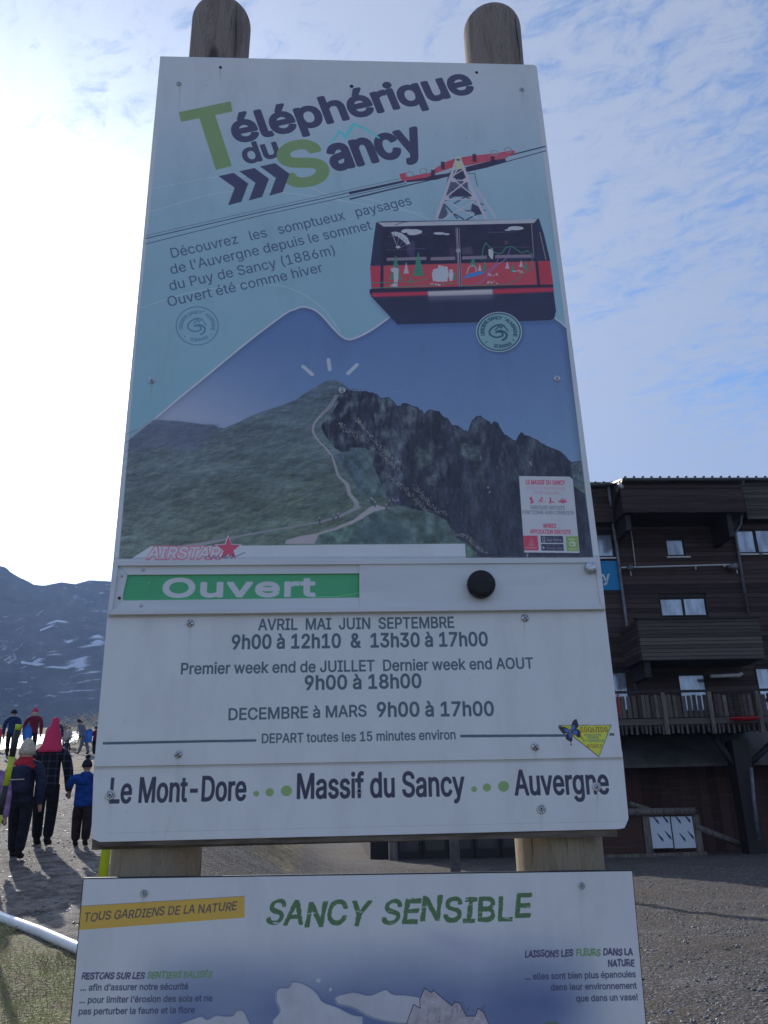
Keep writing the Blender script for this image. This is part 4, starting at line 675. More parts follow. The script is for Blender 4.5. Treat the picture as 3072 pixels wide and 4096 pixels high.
stroke(curve(q((940, 585), (985, 582), (1060, 495), (1130, 430), (1190, 385), (1225, 300))), 3.5, (92, 86, 160), .9); stroke(curve(q((1030, 490), (1085, 455), (1120, 400), (1125, 345))), 3, (92, 86, 160), .8)
stroke(q((985, 400), (1000, 300), (1022, 255), (1060, 300), (1100, 340), (1150, 345), (1190, 295), (1235, 285), (1320, 340), (1370, 322), (1405, 350), (1408, 470), (1330, 510), (1270, 570), (1200, 600), (1060, 605), (820, 612)), 4, TG, .9)
stroke(curve(q((80, 588), (200, 585), (260, 590), (340, 572), (420, 585), (540, 550))), 4, TG, .9); stroke(curve(q((85, 630), (300, 622), (540, 610), (800, 585))), 4, TG, .9)
for i in range(40):
    cx_, cy_ = ((605, 600), (1080, 520), (1078, 583), (1285, 495))[i % 4]; fill(ell(q((cx_ + (rg.random() - .5) * 80, cy_ + (rg.random() - .5) * 20))[0], 3, 2.5, 8), WC)
fill(q((772, 130), (800, 130), (822, 618), (796, 620)), (44, 44, 74)); stroke(q((784, 132), (808, 618)), 3, (120, 122, 150)); stroke(q((773, 132), (797, 618)), 2, (110, 112, 140)); stroke(q((800, 132), (821, 618)), 2, (110, 112, 140)); fill(ell(q((793, 320))[0], 10, 9), (110, 112, 140))
fill(q((60, 640), (1580, 600), (1582, 622), (60, 668)), (28, 34, 60))
fill(q((75, 672), (537, 660), (540, 690), (80, 705)), (150, 44, 76), 1, 3); fill(q((1080, 640), (1580, 625), (1582, 660), (1085, 680)), (146, 42, 72), 1, 3)
fill(q((537, 658), (1078, 640), (1082, 685), (545, 700)), (134, 140, 166), 1, 2); fill(q((540, 690), (1082, 675), (1085, 720), (550, 735)), (84, 90, 122), .55, 6)
stroke(q((1470, 170), (1520, 395)), 4, (120, 106, 120), .8)
stamp(Z('B', (1097, 1437))[0], 91, 79, (88, 124, 150), .95, (34, 62, 98))
# --- title
def a_(*p): return Z('A', *p)
fill(a_((113, 440), (315, 398), (322, 437), (255, 452), (320, 650), (258, 666), (193, 464), (122, 478)), GREEN)
text('éléphérique', *a_((331, 560), (1272, 358)), 108, NAVY, .043, track=-.01)
text('du', *a_((370, 642), (512, 610)), 78, NAVY, .038, track=-.01)
text('S', *a_((530, 738), (714, 698)), 172, GREEN, .046)
text('ancy', *a_((712, 668), (1080, 588)), 132, NAVY, .043, track=-.01)
for dx, dy in ((0, 0), (81, -19), (161, -38)): fill(a_(*[(x + dx, y + dy) for x, y in ((268, 690), (327, 677), (384, 719), (357, 790), (305, 804), (331, 735))]), NAVY)
for i, wd in ((0, 9), (1, 12), (2, 11), (3, 13), (4, 11), (5, 8)):
    q7 = ((710, 558), (738, 515), (752, 524), (762, 540), (795, 486), (832, 502), (893, 540)); stroke(a_(q7[i], q7[i + 1]), wd, (66, 150, 190))
# --- sales copy
INK = (50, 66, 108)
for s_, p, q8 in (('Découvrez   les   somptueux   paysages', (262, 393), (1588, 97)), ("de l'Auvergne depuis le sommet", (258, 483), (1368, 233)), ('du Puy de Sancy (1886m)', (252, 573), (1165, 372)), ('Ouvert été comme hiver', (243, 662), (1098, 468))):
    text(s_, *Z('C', p, q8), 40, INK, .004)
stroke(Z('C', (1200, 300), (1215, 308), (1222, 300)), 2, (70, 100, 150), .6)
# --- walking app sticker
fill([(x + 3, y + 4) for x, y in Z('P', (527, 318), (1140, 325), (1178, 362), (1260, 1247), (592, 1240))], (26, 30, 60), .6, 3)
fill(Z('P', (527, 318), (1140, 325), (1178, 362), (1260, 1247), (592, 1240)), (124, 140, 172))
PK = (186, 54, 92); LP = (176, 92, 130); TK = (58, 66, 96)
for s_, p, q8, cap, c, g in (('LE MASSIF DU SANCY', (612, 417), (1086, 424), 17, PK, .028), ('VOUS ACCOMPAGNE DANS', (628, 478), (1084, 486), 12, LP, -.004), ('VOTRE PARCOURS', (706, 537), (1016, 543), 12, LP, .0),
                             ('PARCOURS GRATUITS', (671, 718), (1078, 724), 14.5, TK, .004), ('FONCTIONNE HORS CONNEXION', (574, 776), (1188, 784), 14.5, TK, .002), ('MHIKES', (824, 940), (978, 943), 16, PK, .03), ('APPLICATION GRATUITE', (662, 1010), (1156, 1018), 16, PK, .026)):
    text(s_, *Z('P', p, q8), cap, c, g)
p_ = lambda *p: Z('P', *p)
fill(ell(p_((678, 576))[0], 3.5, 3.5, 12), PK); stroke(p_((680, 590), (682, 618), (672, 645)), 5, PK); stroke(p_((682, 618), (695, 645)), 4, PK); stroke(p_((682, 592), (700, 612), (702, 645)), 2, PK); stroke(p_((660, 582), (664, 600)), 5, PK)
for c in (772, 828): stroke(ell(p_((c, 627))[0], 5.5, 5.5, 16), 1.5, LP, 1, True)
stroke(p_((772, 627), (790, 600), (815, 590), (800, 580)), 3, PK); stroke(p_((785, 600), (800, 612), (800, 632)), 3, PK); fill(ell(p_((805, 578))[0], 3, 3, 10), PK)
stroke(p_((904, 578), (908, 612), (898, 645)), 5, PK); stroke(p_((908, 612), (920, 645)), 3, PK); stroke(p_((910, 600), (935, 640)), 1.5, PK); fill(p_((930, 635), (945, 622), (962, 645)), PK)
for a in (-70, -38, 0, 38, 70): stroke([p_((1055, 640))[0], (p_((1055, 640))[0][0] + 17 * math.sin(R_(a)), p_((1055, 640))[0][1] - 17 * math.cos(R_(a)) * .95)], 4.5, PK)
fill(p_((578, 1038), (752, 1036), (766, 1213), (590, 1215)), (188, 52, 84)); fill(p_((790, 1040), (1056, 1042), (1062, 1124), (794, 1122)), (34, 42, 72)); fill(p_((796, 1137), (1062, 1138), (1070, 1220), (800, 1216)), (34, 42, 72)); fill(p_((1093, 1042), (1235, 1044), (1250, 1223), (1106, 1222)), (88, 120, 88))
text('MHIKES', *p_((612, 1192), (745, 1190)), 6, (190, 150, 176), 0)
for i, (wd, yy) in enumerate(((10, 1072), (14, 1088), (30, 1106), (44, 1124), (56, 1140), (72, 1154))): stroke(p_((678 - wd / 2, yy), (678 + wd / 2, yy)), 3.5, (204, 96, 124), .9)
text('App Store', *p_((860, 1102), (1042, 1104)), 10, (150, 154, 184), .0); text('Google play', *p_((862, 1200), (1056, 1202)), 10, (110, 118, 150), .0)
stroke(p_((815, 1058), (840, 1058), (840, 1106), (815, 1106)), 2, (150, 154, 184), 1, True); fill(p_((812, 1160), (846, 1184), (814, 1204)), (112, 120, 152))
text('Disponible sur', *p_((862, 1068), (1010, 1070)), 4.5, (90, 100, 132), 0); text('DISPONIBLE SUR', *p_((858, 1160), (1028, 1162)), 4.5, (90, 100, 132), 0)
text('SANCY', *p_((1125, 1088), (1205, 1090)), 5.5, (150, 175, 160), .02)
stroke(curve(p_((1175, 1105), (1145, 1118), (1138, 1145), (1160, 1162), (1190, 1155), (1185, 1130), (1165, 1125))), 3, (160, 185, 170)); stroke(curve(p_((1172, 1120), (1195, 1118), (1205, 1140), (1198, 1165))), 3, (160, 185, 170)); stroke(p_((1128, 1196), (1220, 1200)), 2, (150, 175, 160), .8)
# --- opening sign
gm = region(Z('F', (225, 140), (1660, 130), (1660, 300), (220, 312))); put(gm[0], gm[1], (42, 112, 94))
text('Ouvert', *Z('F', (452, 286), (1378, 279)), 70, (122, 138, 172), .052, track=.02)
stroke(Z('F', (1360, 288), (1500, 285), (1580, 275), (1640, 262)), 1.2, (130, 170, 170), .8); stroke(Z('F', (370, 208), (385, 196)), 1.5, (120, 160, 160), .7)
# --- timetable
TI = (48, 66, 92)
for s_, k0, p, k1, q8, cap, g in (('AVRIL  MAI  JUIN  SEPTEMBRE', 'F', (1030, 487), 'G', (575, 433), 44, .022), ('9h00 à 12h10  &  13h30 à 17h00', 'F', (870, 600), 'G', (762, 532), 55, .03),
                                 ('Premier week end de JUILLET  Dernier week end AOUT', 'F', (565, 752), 'G', (1012, 657), 44, .022), ('9h00 à 18h00', 'F', (1310, 845), 'G', (395, 763), 55, .03),
                                 ('DECEMBRE à MARS', 'F', (852, 1028), 'G', (92, 921), 46, .022), ('9h00 à 17h00', 'G', (148, 923), 'G', (795, 917), 56, .03), ('DEPART toutes les 15 minutes environ', 'F', (1052, 1166), 'G', (583, 1047), 37, .022)):
    text(s_, Z(k0, p)[0], Z(k1, q8)[0], cap, TI, g)
fill(Z('F', (97, 1160), (1020, 1142), (1020, 1157), (97, 1175)), TI); fill(Z('G', (608, 1023), (1190, 1020), (1190, 1034), (608, 1038)), TI); fill(Z('G', (1433, 1014), (1455, 1014), (1458, 1028), (1427, 1028)), TI)
# sign painter's sticker
s__ = lambda *p: Z('S', *p)
fill(s__((265, 268), (1360, 262), (1100, 928)), (34, 42, 60)); fill(s__((300, 278), (1342, 272), (1098, 908)), (164, 154, 62))
for dx, c in ((3, (150, 140, 60)), (0, (40, 30, 34))): text('ESQUISS', *s__((728 + dx * 3, 408), (1300 + dx * 3, 408)), 18, c, .035, skew=-.12)
text('ESQUISS', *s__((738, 406), (1308, 406)), 17, (164, 154, 62), .0, skew=-.12, alpha=.85)
for s_, p, q8 in (('PUBLICITE', (805, 496), (1155, 496)), ('PEINTE', (865, 553), (1105, 553)), ('ET ADHESIVE', (770, 612), (1205, 612))): text(s_, *s__(p, q8), 8.5, (48, 86, 104), .035)
text('04.73.65.57.37', *s__((862, 732), (1168, 736)), 14.5, (50, 44, 40), .008)
BK = (30, 32, 52); BL = (38, 76, 160)
fill(s__((522, 385), (535, 260), (560, 190), (600, 150), (640, 145), (665, 215), (682, 290), (640, 340), (560, 375)), BK); fill(s__((528, 375), (545, 270), (600, 270), (615, 330), (570, 368)), BL)
fill(s__((520, 390), (470, 340), (400, 305), (262, 290), (270, 330), (320, 400), (370, 455), (440, 430)), BK); fill(s__((515, 392), (460, 345), (385, 340), (400, 400), (440, 415)), BL)
fill(s__((530, 395), (600, 350), (670, 350), (720, 400), (725, 480), (700, 532), (650, 510), (580, 450)), BK); fill(s__((545, 400), (640, 365), (660, 410), (640, 485), (590, 440)), BL)
fill(s__((520, 405), (450, 430), (410, 480), (420, 560), (480, 595), (530, 615), (555, 580), (545, 450)), BK); fill(s__((530, 415), (470, 450), (490, 530), (535, 520), (540, 450)), BL)
stroke(s__((516, 600), (525, 680)), 2.5, BK); fill(ell(s__((525, 672))[0], 3, 3.5, 10), BK); stroke(s__((715, 490), (770, 550)), 3, BK); stroke(s__((515, 370), (575, 475)), 4, BK); stroke(s__((520, 380), (480, 310), (430, 285)), 1, BK, .8); stroke(s__((520, 380), (520, 320)), 1, BK, .8)
# --- name plate
NI = (34, 40, 68); DG = (84, 116, 92)
text('Le Mont-Dore', (437, 3212), (985, 3200), 98, NI, .022); text('Massif du Sancy', (1187, 3194), (1860, 3182), 98, NI, .022); text('Auvergne', (2058, 3180), (2438, 3174), 98, NI, .022)
for x, y, r in ((523, 126, 8.5), (562, 122, 12), (610, 118, 16), (1151, 113, 8.5), (1188, 108, 12), (1236, 105, 16)): fill(ell(Z('H', (x, y))[0], r / .7213, r / .7213 * .98), DG)
stroke(Z('H', (95, 240), (400, 232), (1590, 205)), 1.5, (96, 106, 140), .5)
# --- lower board: nature charter
box, m = region([(335, 3517), (2528, 3485), (2700, 4500), (230, 4500)]); x0, y0, x1, y1 = box; X, Y = _xx[y0:y1, x0:x1], _yy[y0:y1, x0:x1]
ya, yb = cpt(1400, 3690)[1], cpt(1400, 4060)[1]; t = np.clip((ya - Y) / (ya - yb), 0, 1); t = t * t * (3 - 2 * t)
u = np.abs((X - cpt(1480, 4000)[0]) / (cpt(2300, 4000)[0] - cpt(1480, 4000)[0])); e = np.clip(1.25 - u, 0, 1); e = np.clip(e * 2.4, 0, 1); e = e * e * (3 - 2 * e)
cl_ = fbm(m.shape[0], m.shape[1], 90, 4, .5, 2.2, 21)
dusk = np.array([124, 140, 172.]) + (np.array([66, 84, 132.]) - np.array([124, 140, 172.])) * (t * e * (.75 + .5 * cl_))[..., None]
put(box, m, dusk.astype(np.float32))
fill(Z('J', (330, 260), (520, 300), (600, 390), (555, 425), (470, 380), (360, 300)), (104, 116, 160), .6, 12)
CLD = (112, 126, 160)
c1p = curve(Z('I', (1165, 870), (1200, 820), (1180, 760), (1190, 700), (1250, 690), (1270, 662), (1320, 668), (1380, 700), (1410, 730), (1440, 770), (1520, 800), (1600, 840), (1659, 850)), 5) + Z('I', (1659, 1100), (1165, 1100))
c2p = curve(Z('I', (640, 893), (720, 865), (770, 850), (800, 868), (850, 845), (900, 850), (945, 845), (960, 820), (1000, 822), (1030, 880), (1060, 920)), 5) + Z('I', (1060, 1100), (600, 1100))
c3p = curve(Z('J', (10, 510), (60, 500), (120, 512), (155, 500), (185, 490), (215, 508), (270, 512), (330, 530), (340, 600), (250, 620), (140, 600), (60, 560), (0, 545), (-10, 520)), 5)
for c in (c2p, c1p, c3p):
    fill(c, CLD, 1, 1, tex=.06, cell=40); stroke([(a + 3, b - 3) for a, b in c[:len(c) - 2]], 2.2, (40, 50, 88), .55)
fill(Z('J', (260, 640), (272, 600), (292, 545), (318, 560), (316, 525), (335, 482), (362, 500), (368, 490), (400, 518), (440, 550), (452, 535), (470, 540), (495, 590), (530, 590), (540, 560), (562, 575), (590, 640)), (104, 112, 142), 1, tex=.2, cell=16)
stroke(Z('J', (260, 640), (272, 600), (292, 545), (318, 560), (316, 525), (335, 482), (362, 500), (368, 490), (400, 518), (440, 550), (452, 535), (470, 540), (495, 590), (530, 590), (540, 560), (562, 575), (590, 640)), 3, (30, 34, 60), .9)
for i in range(24):
    p = Z('J', (330 + rg.random() * 240, 530 + rg.random() * 80))[0]; stroke([p, (p[0] - 6, p[1] + 8 + rg.random() * 26)], 2, (40, 44, 74), .6)
fill(Z('J', (770, 640), (800, 612), (840, 610), (880, 640)), (60, 80, 88)); fill(ell(Z('I', (1415, 650))[0], 9, 9), CLD); fill(ell(Z('I', (1482, 700))[0], 6, 8), CLD)
fill(Z('I', (105, 240), (1007, 185), (1008, 303), (95, 372)), (136, 116, 62)); stroke(Z('I', (105, 240), (1007, 185)), 2, (70, 70, 90), .7)
text('TOUS GARDIENS DE LA NATURE', *Z('I', (120, 325), (962, 262)), 34, (56, 54, 70), .016, skew=.18, jitter=.09)
text('SANCY', *Z('I', (1120, 342), (1659, 336)), 96, (56, 88, 66), .045, skew=.14, jitter=.12, rough=.10) if 0 else None
text('SANCY', (1060, 3700), (1466, 3690), 94, (50, 80, 66), .028, skew=.20, jitter=.10, rough=.05)
text('SENSIBLE', (1522, 3692), (2120, 3672), 94, (50, 80, 66), .028, skew=.18, jitter=.10, rough=.05)
DI = (50, 54, 92)
for s_, p, q8, c in (('RESTONS SUR LES', (107, 643), (455, 640), DI), ('SENTIERS BALISÉS', (470, 638), (828, 633), (70, 104, 92))): text(s_, *Z('I', p, q8), 25, c, .05, skew=.12, jitter=.08, rough=.03)
for s_, p, q8, c in (('LAISSONS LES', (720, 363), (906, 360), DI), ('FLEURS', (917, 358), (1011, 357), (70, 104, 84)), ('DANS LA', (1021, 356), (1136, 354), DI), ('NATURE', (1040, 400), (1141, 397), DI)): text(s_, *Z('J', p, q8), 26, c, .05, skew=.1, jitter=.08, rough=.03)
for s_, p, q8 in (("... afin d’assurer notre sécurité", (103, 706), (697, 699)), ("... pour limiter l’érosion des sols et ne", (97, 775), (830, 764)), ('pas perturber la faune et la flore', (92, 838), (733, 829))): text(s_, *Z('I', p, q8), 25, (44, 52, 86), .024)
for s_, p, q8 in (('... elles sont bien plus épanouies', (722, 450), (1147, 440)), ('dans leur environnement', (820, 491), (1151, 484)), ('que dans un vase!', (918, 534), (1155, 528))): text(s_, *Z('J', p, q8), 25, (42, 50, 84), .024)

# wear: rain runs under the fixings, scuffs and fine scratches
rg = np.random.default_rng(40)
for k_, c_ in (('A', (113, 327)), ('A', (275, 263)), ('A', (787, 337)), ('A', (1452, 349)), ('D', (260, 203)), ('E', (1373, 190)), ('F', (620, 442)), ('G', (967, 377)), ('G', (1023, 1088)), ('F', (548, 1232)), ('H', (1505, 106)), ('H', (1345, 170)), ('H', (101, 130)), ('I', (451, 170)), ('J', (940, 88)), ('G', (727, 240)), ('G', (1327, 130))):
    x_, y_ = Z(k_, c_)[0]
    for j in range(3):
        o_ = (rg.random() - .5) * 14; L_0 = 50 + rg.random() * 130
        for q_ in range(5): stroke([(x_ + o_, y_ + 10 + L_0 * q_ / 5), (x_ + o_ + 1, y_ + 10 + L_0 * (q_ + 1) / 5)], 5 - q_ * .6, (86, 84, 84), .10 * (1 - q_ / 5), soft=3)
for i in range(70):
    x_, y_ = 480 + rg.random() * 1950, 260 + rg.random() * 3700; a_1 = rg.random() * 3.1; L_0 = 10 + rg.random() ** 2 * 90
    stroke([(x_, y_), (x_ + math.cos(a_1) * L_0, y_ + math.sin(a_1) * L_0)], .9 + rg.random(), (90, 94, 110) if rg.random() < .5 else (150, 160, 185), .14 + .16 * rg.random())
for i in range(60):
    x_, y_ = 480 + rg.random() * 1950, 260 + rg.random() * 3700; fill(ell((x_, y_), 1.5 + rg.random() * 3, 1.5 + rg.random() * 3, 8), (80, 80, 90), .25)
gr_ = fbm(CH, CW, 220, 6, .65, .35, 66)[..., None]; CV[:] = CV * (1 - .06 * np.clip(gr_ - .5, 0, 1) * 2) 
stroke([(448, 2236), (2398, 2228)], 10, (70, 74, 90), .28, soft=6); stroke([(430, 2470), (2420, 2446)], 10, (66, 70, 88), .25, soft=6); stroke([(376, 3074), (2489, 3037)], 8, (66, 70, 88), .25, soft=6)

# reflectance of the print: observed tone over the observed white, times the reflectance of white vinyl
def lin(c): c = np.clip(c / 255., 0, 1); return np.where(c <= .04045, c / 12.92, ((c + .055) / 1.055) ** 2.4)
refl = np.clip(lin(CV) / lin(WBASE) * .86, 0.005, .90)
srgb = np.where(refl <= .0031308, refl * 12.92, 1.055 * refl ** (1 / 2.4) - .055).astype(np.float32)
img = bpy.data.images.new('board_print', CW, CH, alpha=False)
img.pixels.foreach_set(np.dstack([srgb, np.ones((CH, CW), np.float32)]).ravel())
img.update()
def printed(t, b, pos, col):
    sp = t.add('ShaderNodeSeparateXYZ', None, Vector=pos)
    uu = t.math('DIVIDE', t.math('SUBTRACT', sp.outputs[0], U0), U1 - U0); vv = t.math('DIVIDE', t.math('SUBTRACT', sp.outputs[2], BZ + V0), V1 - V0)
    vec = t.add('ShaderNodeCombineXYZ', None, X=uu, Y=vv).outputs[0]
    im = t.add('ShaderNodeTexImage', dict(image=img, interpolation='Linear', extension='EXTEND'), Vector=vec)
    dirt = t.ramp(t.noise(t.scaled(pos, (3, 3, 1.2)), 3.0, 7, .6), .3, .75)
    c = t.mix(t.math('MULTIPLY', dirt, .07), im.outputs[0], (.30, .29, .28))
    t.l.new(c, b.inputs['Base Color'])
M['print'] = mat('printed_vinyl', (.7, .7, .7), .38, 0, .35, printed)

# ------------------------------------------------------------------ ground
def ground_mat(t, b, pos, col):
    at = t.add('ShaderNodeAttribute', dict(attribute_name='zone')).outputs['Color']
    sp = t.add('ShaderNodeSeparateColor', None, Color=at)
    big = t.noise(pos, .55, 6, .62, .3); fine = t.noise(pos, 26, 6, .7); mid = t.noise(pos, 4.5, 6, .65, .4)
    vor = t.add('ShaderNodeTexVoronoi', dict(feature='F1'), Vector=pos, Scale=34.0)
    gravel = t.mix(t.ramp(fine, .35, .68), (.046, .040, .036), (.168, .148, .130)); gravel = t.mix(t.math('MULTIPLY', t.ramp(big, .42, .60), .75), gravel, (.098, .078, .060)); gravel = t.mix(t.math('MULTIPLY', t.ramp(t.noise(t.scaled(pos, (.5, 1.6, 1)), 1.3, 5, .6), .56, .68), .5), gravel, (.20, .185, .17)); gravel = t.mix(t.math('MULTIPLY', t.ramp(t.noise(t.scaled(pos, (.3, 1.2, 1)), .9, 4, .6, .5), .60, .66), .55), gravel, (.04, .036, .034))
    peb = t.math('MULTIPLY', t.ramp(t.add('ShaderNodeSeparateColor', None, Color=vor.outputs['Color']).outputs[0], .86, .97), .7); gravel = t.mix(peb, gravel, (.26, .25, .24))
    path = t.mix(t.ramp(mid, .35, .62), (.085, .072, .060), (.26, .228, .20)); path = t.mix(t.math('MULTIPLY', t.ramp(fine, .56, .72), .6), path, (.07, .06, .055))
    dry = t.mix(t.ramp(mid, .35, .65), (.10, .075, .04), (.27, .215, .125)); dry = t.mix(t.ramp(fine, .6, .8), dry, (.40, .36, .27))
    turf = t.mix(t.ramp(mid, .38, .62), (.17, .135, .075), (.19, .20, .07)); turf = t.mix(t.math('MULTIPLY', t.ramp(fine, .5, .8), .6), turf, (.21, .19, .09))
    edge = t.math('MULTIPLY', t.math('SUBTRACT', mid, .5), .9)
    c = t.mix(t.ramp(t.math('ADD', sp.outputs[1], edge), .35, .65), gravel, path)
    c = t.mix(t.ramp(t.math('ADD', sp.outputs[2], edge), .35, .65), c, dry)
    c = t.mix(t.ramp(t.math('ADD', sp.outputs[0], edge), .35, .65), c, turf)
    t.l.new(c, b.inputs['Base Color'])
    hh = t.math('ADD', t.math('MULTIPLY', mid, .6), t.math('ADD', fine, t.math('MULTIPLY', vor.outputs['Distance'], -.8)))
    bump(t, b, hh, .9, .03)
M['ground'] = mat('gravel_and_turf', (.1, .09, .08), .85, 0, .25, ground_mat)
RA, RB = at_ground(*Z('M', (0, 915))[0]), at_ground(*Z('M', (965, 1305))[0])      # line of the low white rail
rd = (RB - RA); rd.z = 0; rd.normalize(); rn = Vector((rd.y, -rd.x, 0))
if rn.y > 0: rn = -rn
def near_rail(x, y): return (np.asarray(x) - RA.x) * rn.x + (np.asarray(y) - RA.y) * rn.y     # > 0 on the camera's side
def axis(lo, hi, dense_lo, dense_hi, fine, coarse):
    a = [lo]
    while a[-1] < hi:
        a.append(a[-1] + (fine if dense_lo < a[-1] < dense_hi else coarse))
    return np.array(a)
gx = axis(-70, 70, -14, 18, .16, 2.0); gy = axis(-50, 64, 1, 48, .2, 1.6)
GX, GY = np.meshgrid(gx, gy); GZ = gz(GX, GY)
nz = np.random.default_rng(3)
GZ = GZ + np.where((np.abs(GX - 2) < 16) & (GY > 1) & (GY < 48), nz.normal(0, .007, GX.shape), 0)
v = np.stack([GX, GY, GZ], -1).reshape(-1, 3); ny_, nx_ = GX.shape
ii = (np.arange(ny_ - 1)[:, None] * nx_ + np.arange(nx_ - 1)[None]).ravel()
me = bpy.data.meshes.new('ground'); me.from_pydata(v.tolist(), [], np.stack([ii, ii + 1, ii + nx_ + 1, ii + nx_], 1).tolist()); me.update()
me.polygons.foreach_set('use_smooth', [True] * len(me.polygons))
X, Y = v[:, 0], v[:, 1]; az_ = -(X - .45) / np.maximum(Y + 1.66, .5)
turf = smooth(-.1, .25, near_rail(X, Y)) * smooth(1.2, .2, X) * (Y < 12)
mound = smooth(.02, .06, az_) * smooth(.24, .16, az_) * smooth(14, 17, Y)
leftz = smooth(.14, .2, az_)
pathz = leftz * smooth(.1, -.3, near_rail(X, Y)) * smooth(24, 17, Y) + leftz * smooth(26, 28, Y) * smooth(33, 31, Y)
dryz = np.maximum(leftz * smooth(16, 20, Y) * smooth(28, 26.5, Y), leftz * smooth(32, 34, Y)); dryz = np.maximum(dryz, mound * .8)
col = np.stack([turf, np.clip(pathz, 0, 1) * .9, dryz, np.ones_like(turf)], 1)
at = me.color_attributes.new('zone', 'FLOAT_COLOR', 'POINT'); at.data.foreach_set('color', col.astype(np.float32).ravel())
tag(link('ground', me, M['ground']), kind='structure')
# snow strip where children sledge
M['snow'] = mat('snow', (.86, .88, .92), .55, 0, .4, mottled(.06, 2.0, (1, 1, 1), .5, .05))
def sheet(name, poly, mat_, lift=.02, n=40, m_=8):
    """patch draped over the ground between a near and a far edge line"""
    near, far = poly; V_, F_ = [], []
    for i in range(n + 1):
        t = i / n
        a = Vector(near[0]).lerp(Vector(near[1]), t); c = Vector(far[0]).lerp(Vector(far[1]), t)
        wob = .25 * math.sin(t * 17) + .18 * math.sin(t * 41 + 1)
        for j in range(m_ + 1):
            s_ = j / m_; x = a.x + (c.x - a.x) * s_; y = a.y + (c.y - a.y) * s_ + wob * (1 - 2 * s_)
            e = math.sin(math.pi * s_) ** .5
            V_.append((x, y, float(gz(x, y)) + lift + .05 * e - .03))
    for i in range(n):
        for j in range(m_): F_.append([i * (m_ + 1) + j, (i + 1) * (m_ + 1) + j, (i + 1) * (m_ + 1) + j + 1, i * (m_ + 1) + j + 1])
    return link(name, pydata(V_, F_, True), mat_)
s0, s1 = at_ground(-60, 3004), at_ground(420, 2964); s2, s3 = at_ground(-60, 2950), at_ground(420, 2916)
tag(sheet('snow_patch', (((s0.x, s0.y), (s1.x, s1.y)), ((s2.x, s2.y), (s3.x, s3.y))), M['snow']), kind='structure')

# turf blades on the camera's side of the rail, stones on the gravel
M['blade'] = mat('grass_blade', (.44, .40, .19), .6, 0, .3, mottled(.55, 1.4, (1, 1, 1)))
rg = np.random.default_rng(12); V_, F_ = [], []
cnt = 0
while cnt < 52000:
    x = rg.uniform(-6.5, .6); y = rg.uniform(1.0, 8.6)
    if near_rail(x, y) < .02 or x > -.2 - .3 * y + 2.2: continue
    if math.sin(x * 3.1 + 1) * math.sin(y * 2.3) > .35 and rg.random() < .8: continue
    cnt += 1
    z = float(gz(x, y)) - .005; h = rg.uniform(.015, .055); a = rg.uniform(0, 6.28); ww = rg.uniform(.0012, .003); lx, ly = rg.normal(0, .5, 2) * h
    k = len(V_); V_ += [(x - math.cos(a) * ww, y - math.sin(a) * ww, z), (x + math.cos(a) * ww, y + math.sin(a) * ww, z), (x + lx * .4, y + ly * .4, z + h * .6), (x + lx, y + ly, z + h)]
    F_ += [[k, k + 1, k + 2], [k + 2, k + 1, k + 3]]
tag(link('grass', pydata(V_, F_), M['blade']), 'short green and straw coloured grass growing below the white rail', 'grass', kind='stuff')
M['stone'] = mat('gravel_stone', (.16, .155, .15), .5, 0, .5, mottled(.6, 18))
V_, F_ = [], []
ico = bmesh.new(); bmesh.ops.create_icosphere(ico, subdivisions=1, radius=1); iv = [v_.co.copy() for v_ in ico.verts]; fi = [[q_.index for q_ in f.verts] for f in ico.faces]; ico.free()
for i in range(11000):
    right = i % 4 != 0
    if right: y = 3.2 + 16 * rg.random() ** 1.6; x = rg.uniform(.1, .56) * (y + 1.66) + .45
    else:
        y = rg.uniform(6.5, 17); x = -rg.uniform(.16, .5) * (y + 1.66) + .45
        if near_rail(x, y) > 0: continue
    r = rg.uniform(.007, .017) * (1 + (rg.random() < .03) * 1.0); z = float(gz(x, y)); k = len(V_)
    sc = (r * rg.uniform(.8, 1.5), r * rg.uniform(.8, 1.4), r * rg.uniform(.4, .8)); j = rg.uniform(.8, 1.2, 12)
    V_ += [(x + q_.x * sc[0] * j[n_], y + q_.y * sc[1] * j[n_], z + q_.z * sc[2]) for n_, q_ in enumerate(iv)]; F_ += [[k + a for a in f] for f in fi]
tag(link('gravel', pydata(V_, F_), M['stone']), 'loose grey stones scattered over the gravel ground', 'gravel', kind='stuff')

# ------------------------------------------------------------------ mountain
RP = Z('K', (-300, 120), (0, 212), (75, 230), (110, 262), (150, 300), (270, 370), (340, 400), (390, 425), (450, 460), (520, 469), (600, 470), (640, 462), (690, 435), (740, 428), (800, 425), (850, 432), (900, 447), (975, 460), (1020, 445), (1060, 425), (1150, 400), (1270, 405), (1380, 412), (1460, 395))
raz, rel = [], []
for p in RP:
    d = ray(*p); raz.append(math.atan2(d.x, d.y)); rel.append(math.tan(math.atan2(d.z, math.hypot(d.x, d.y))))
raz = [-1.9, -1.2, -.8] + raz + [-.25, -.12, .05, .3, .7, 1.3, 1.9]; rel = [.14, .2, .3] + rel + [.26, .22, .18, .15, .16, .14, .12]
azs = np.concatenate([np.linspace(-1.9, -.56, 60)[:-1], np.linspace(-.56, -.34, 330)[:-1], np.linspace(-.34, 1.9, 150)])
rs = np.concatenate([np.linspace(50, 900, 40)[:-1], np.linspace(900, 1215, 330), [1230, 1260, 1330, 1450]])
AZ, RR = np.meshgrid(azs, rs, indexing='ij')
E_ = np.interp(AZ, raz, rel)
e0 = .060
s_ = np.clip((RR - 930) / (1210 - 930), 0, 1)
tanE = e0 + (E_ - e0) * (s_ ** .9)                                      # each ray climbs steadily to the ridge
Hm = tanE * RR + CAM.z
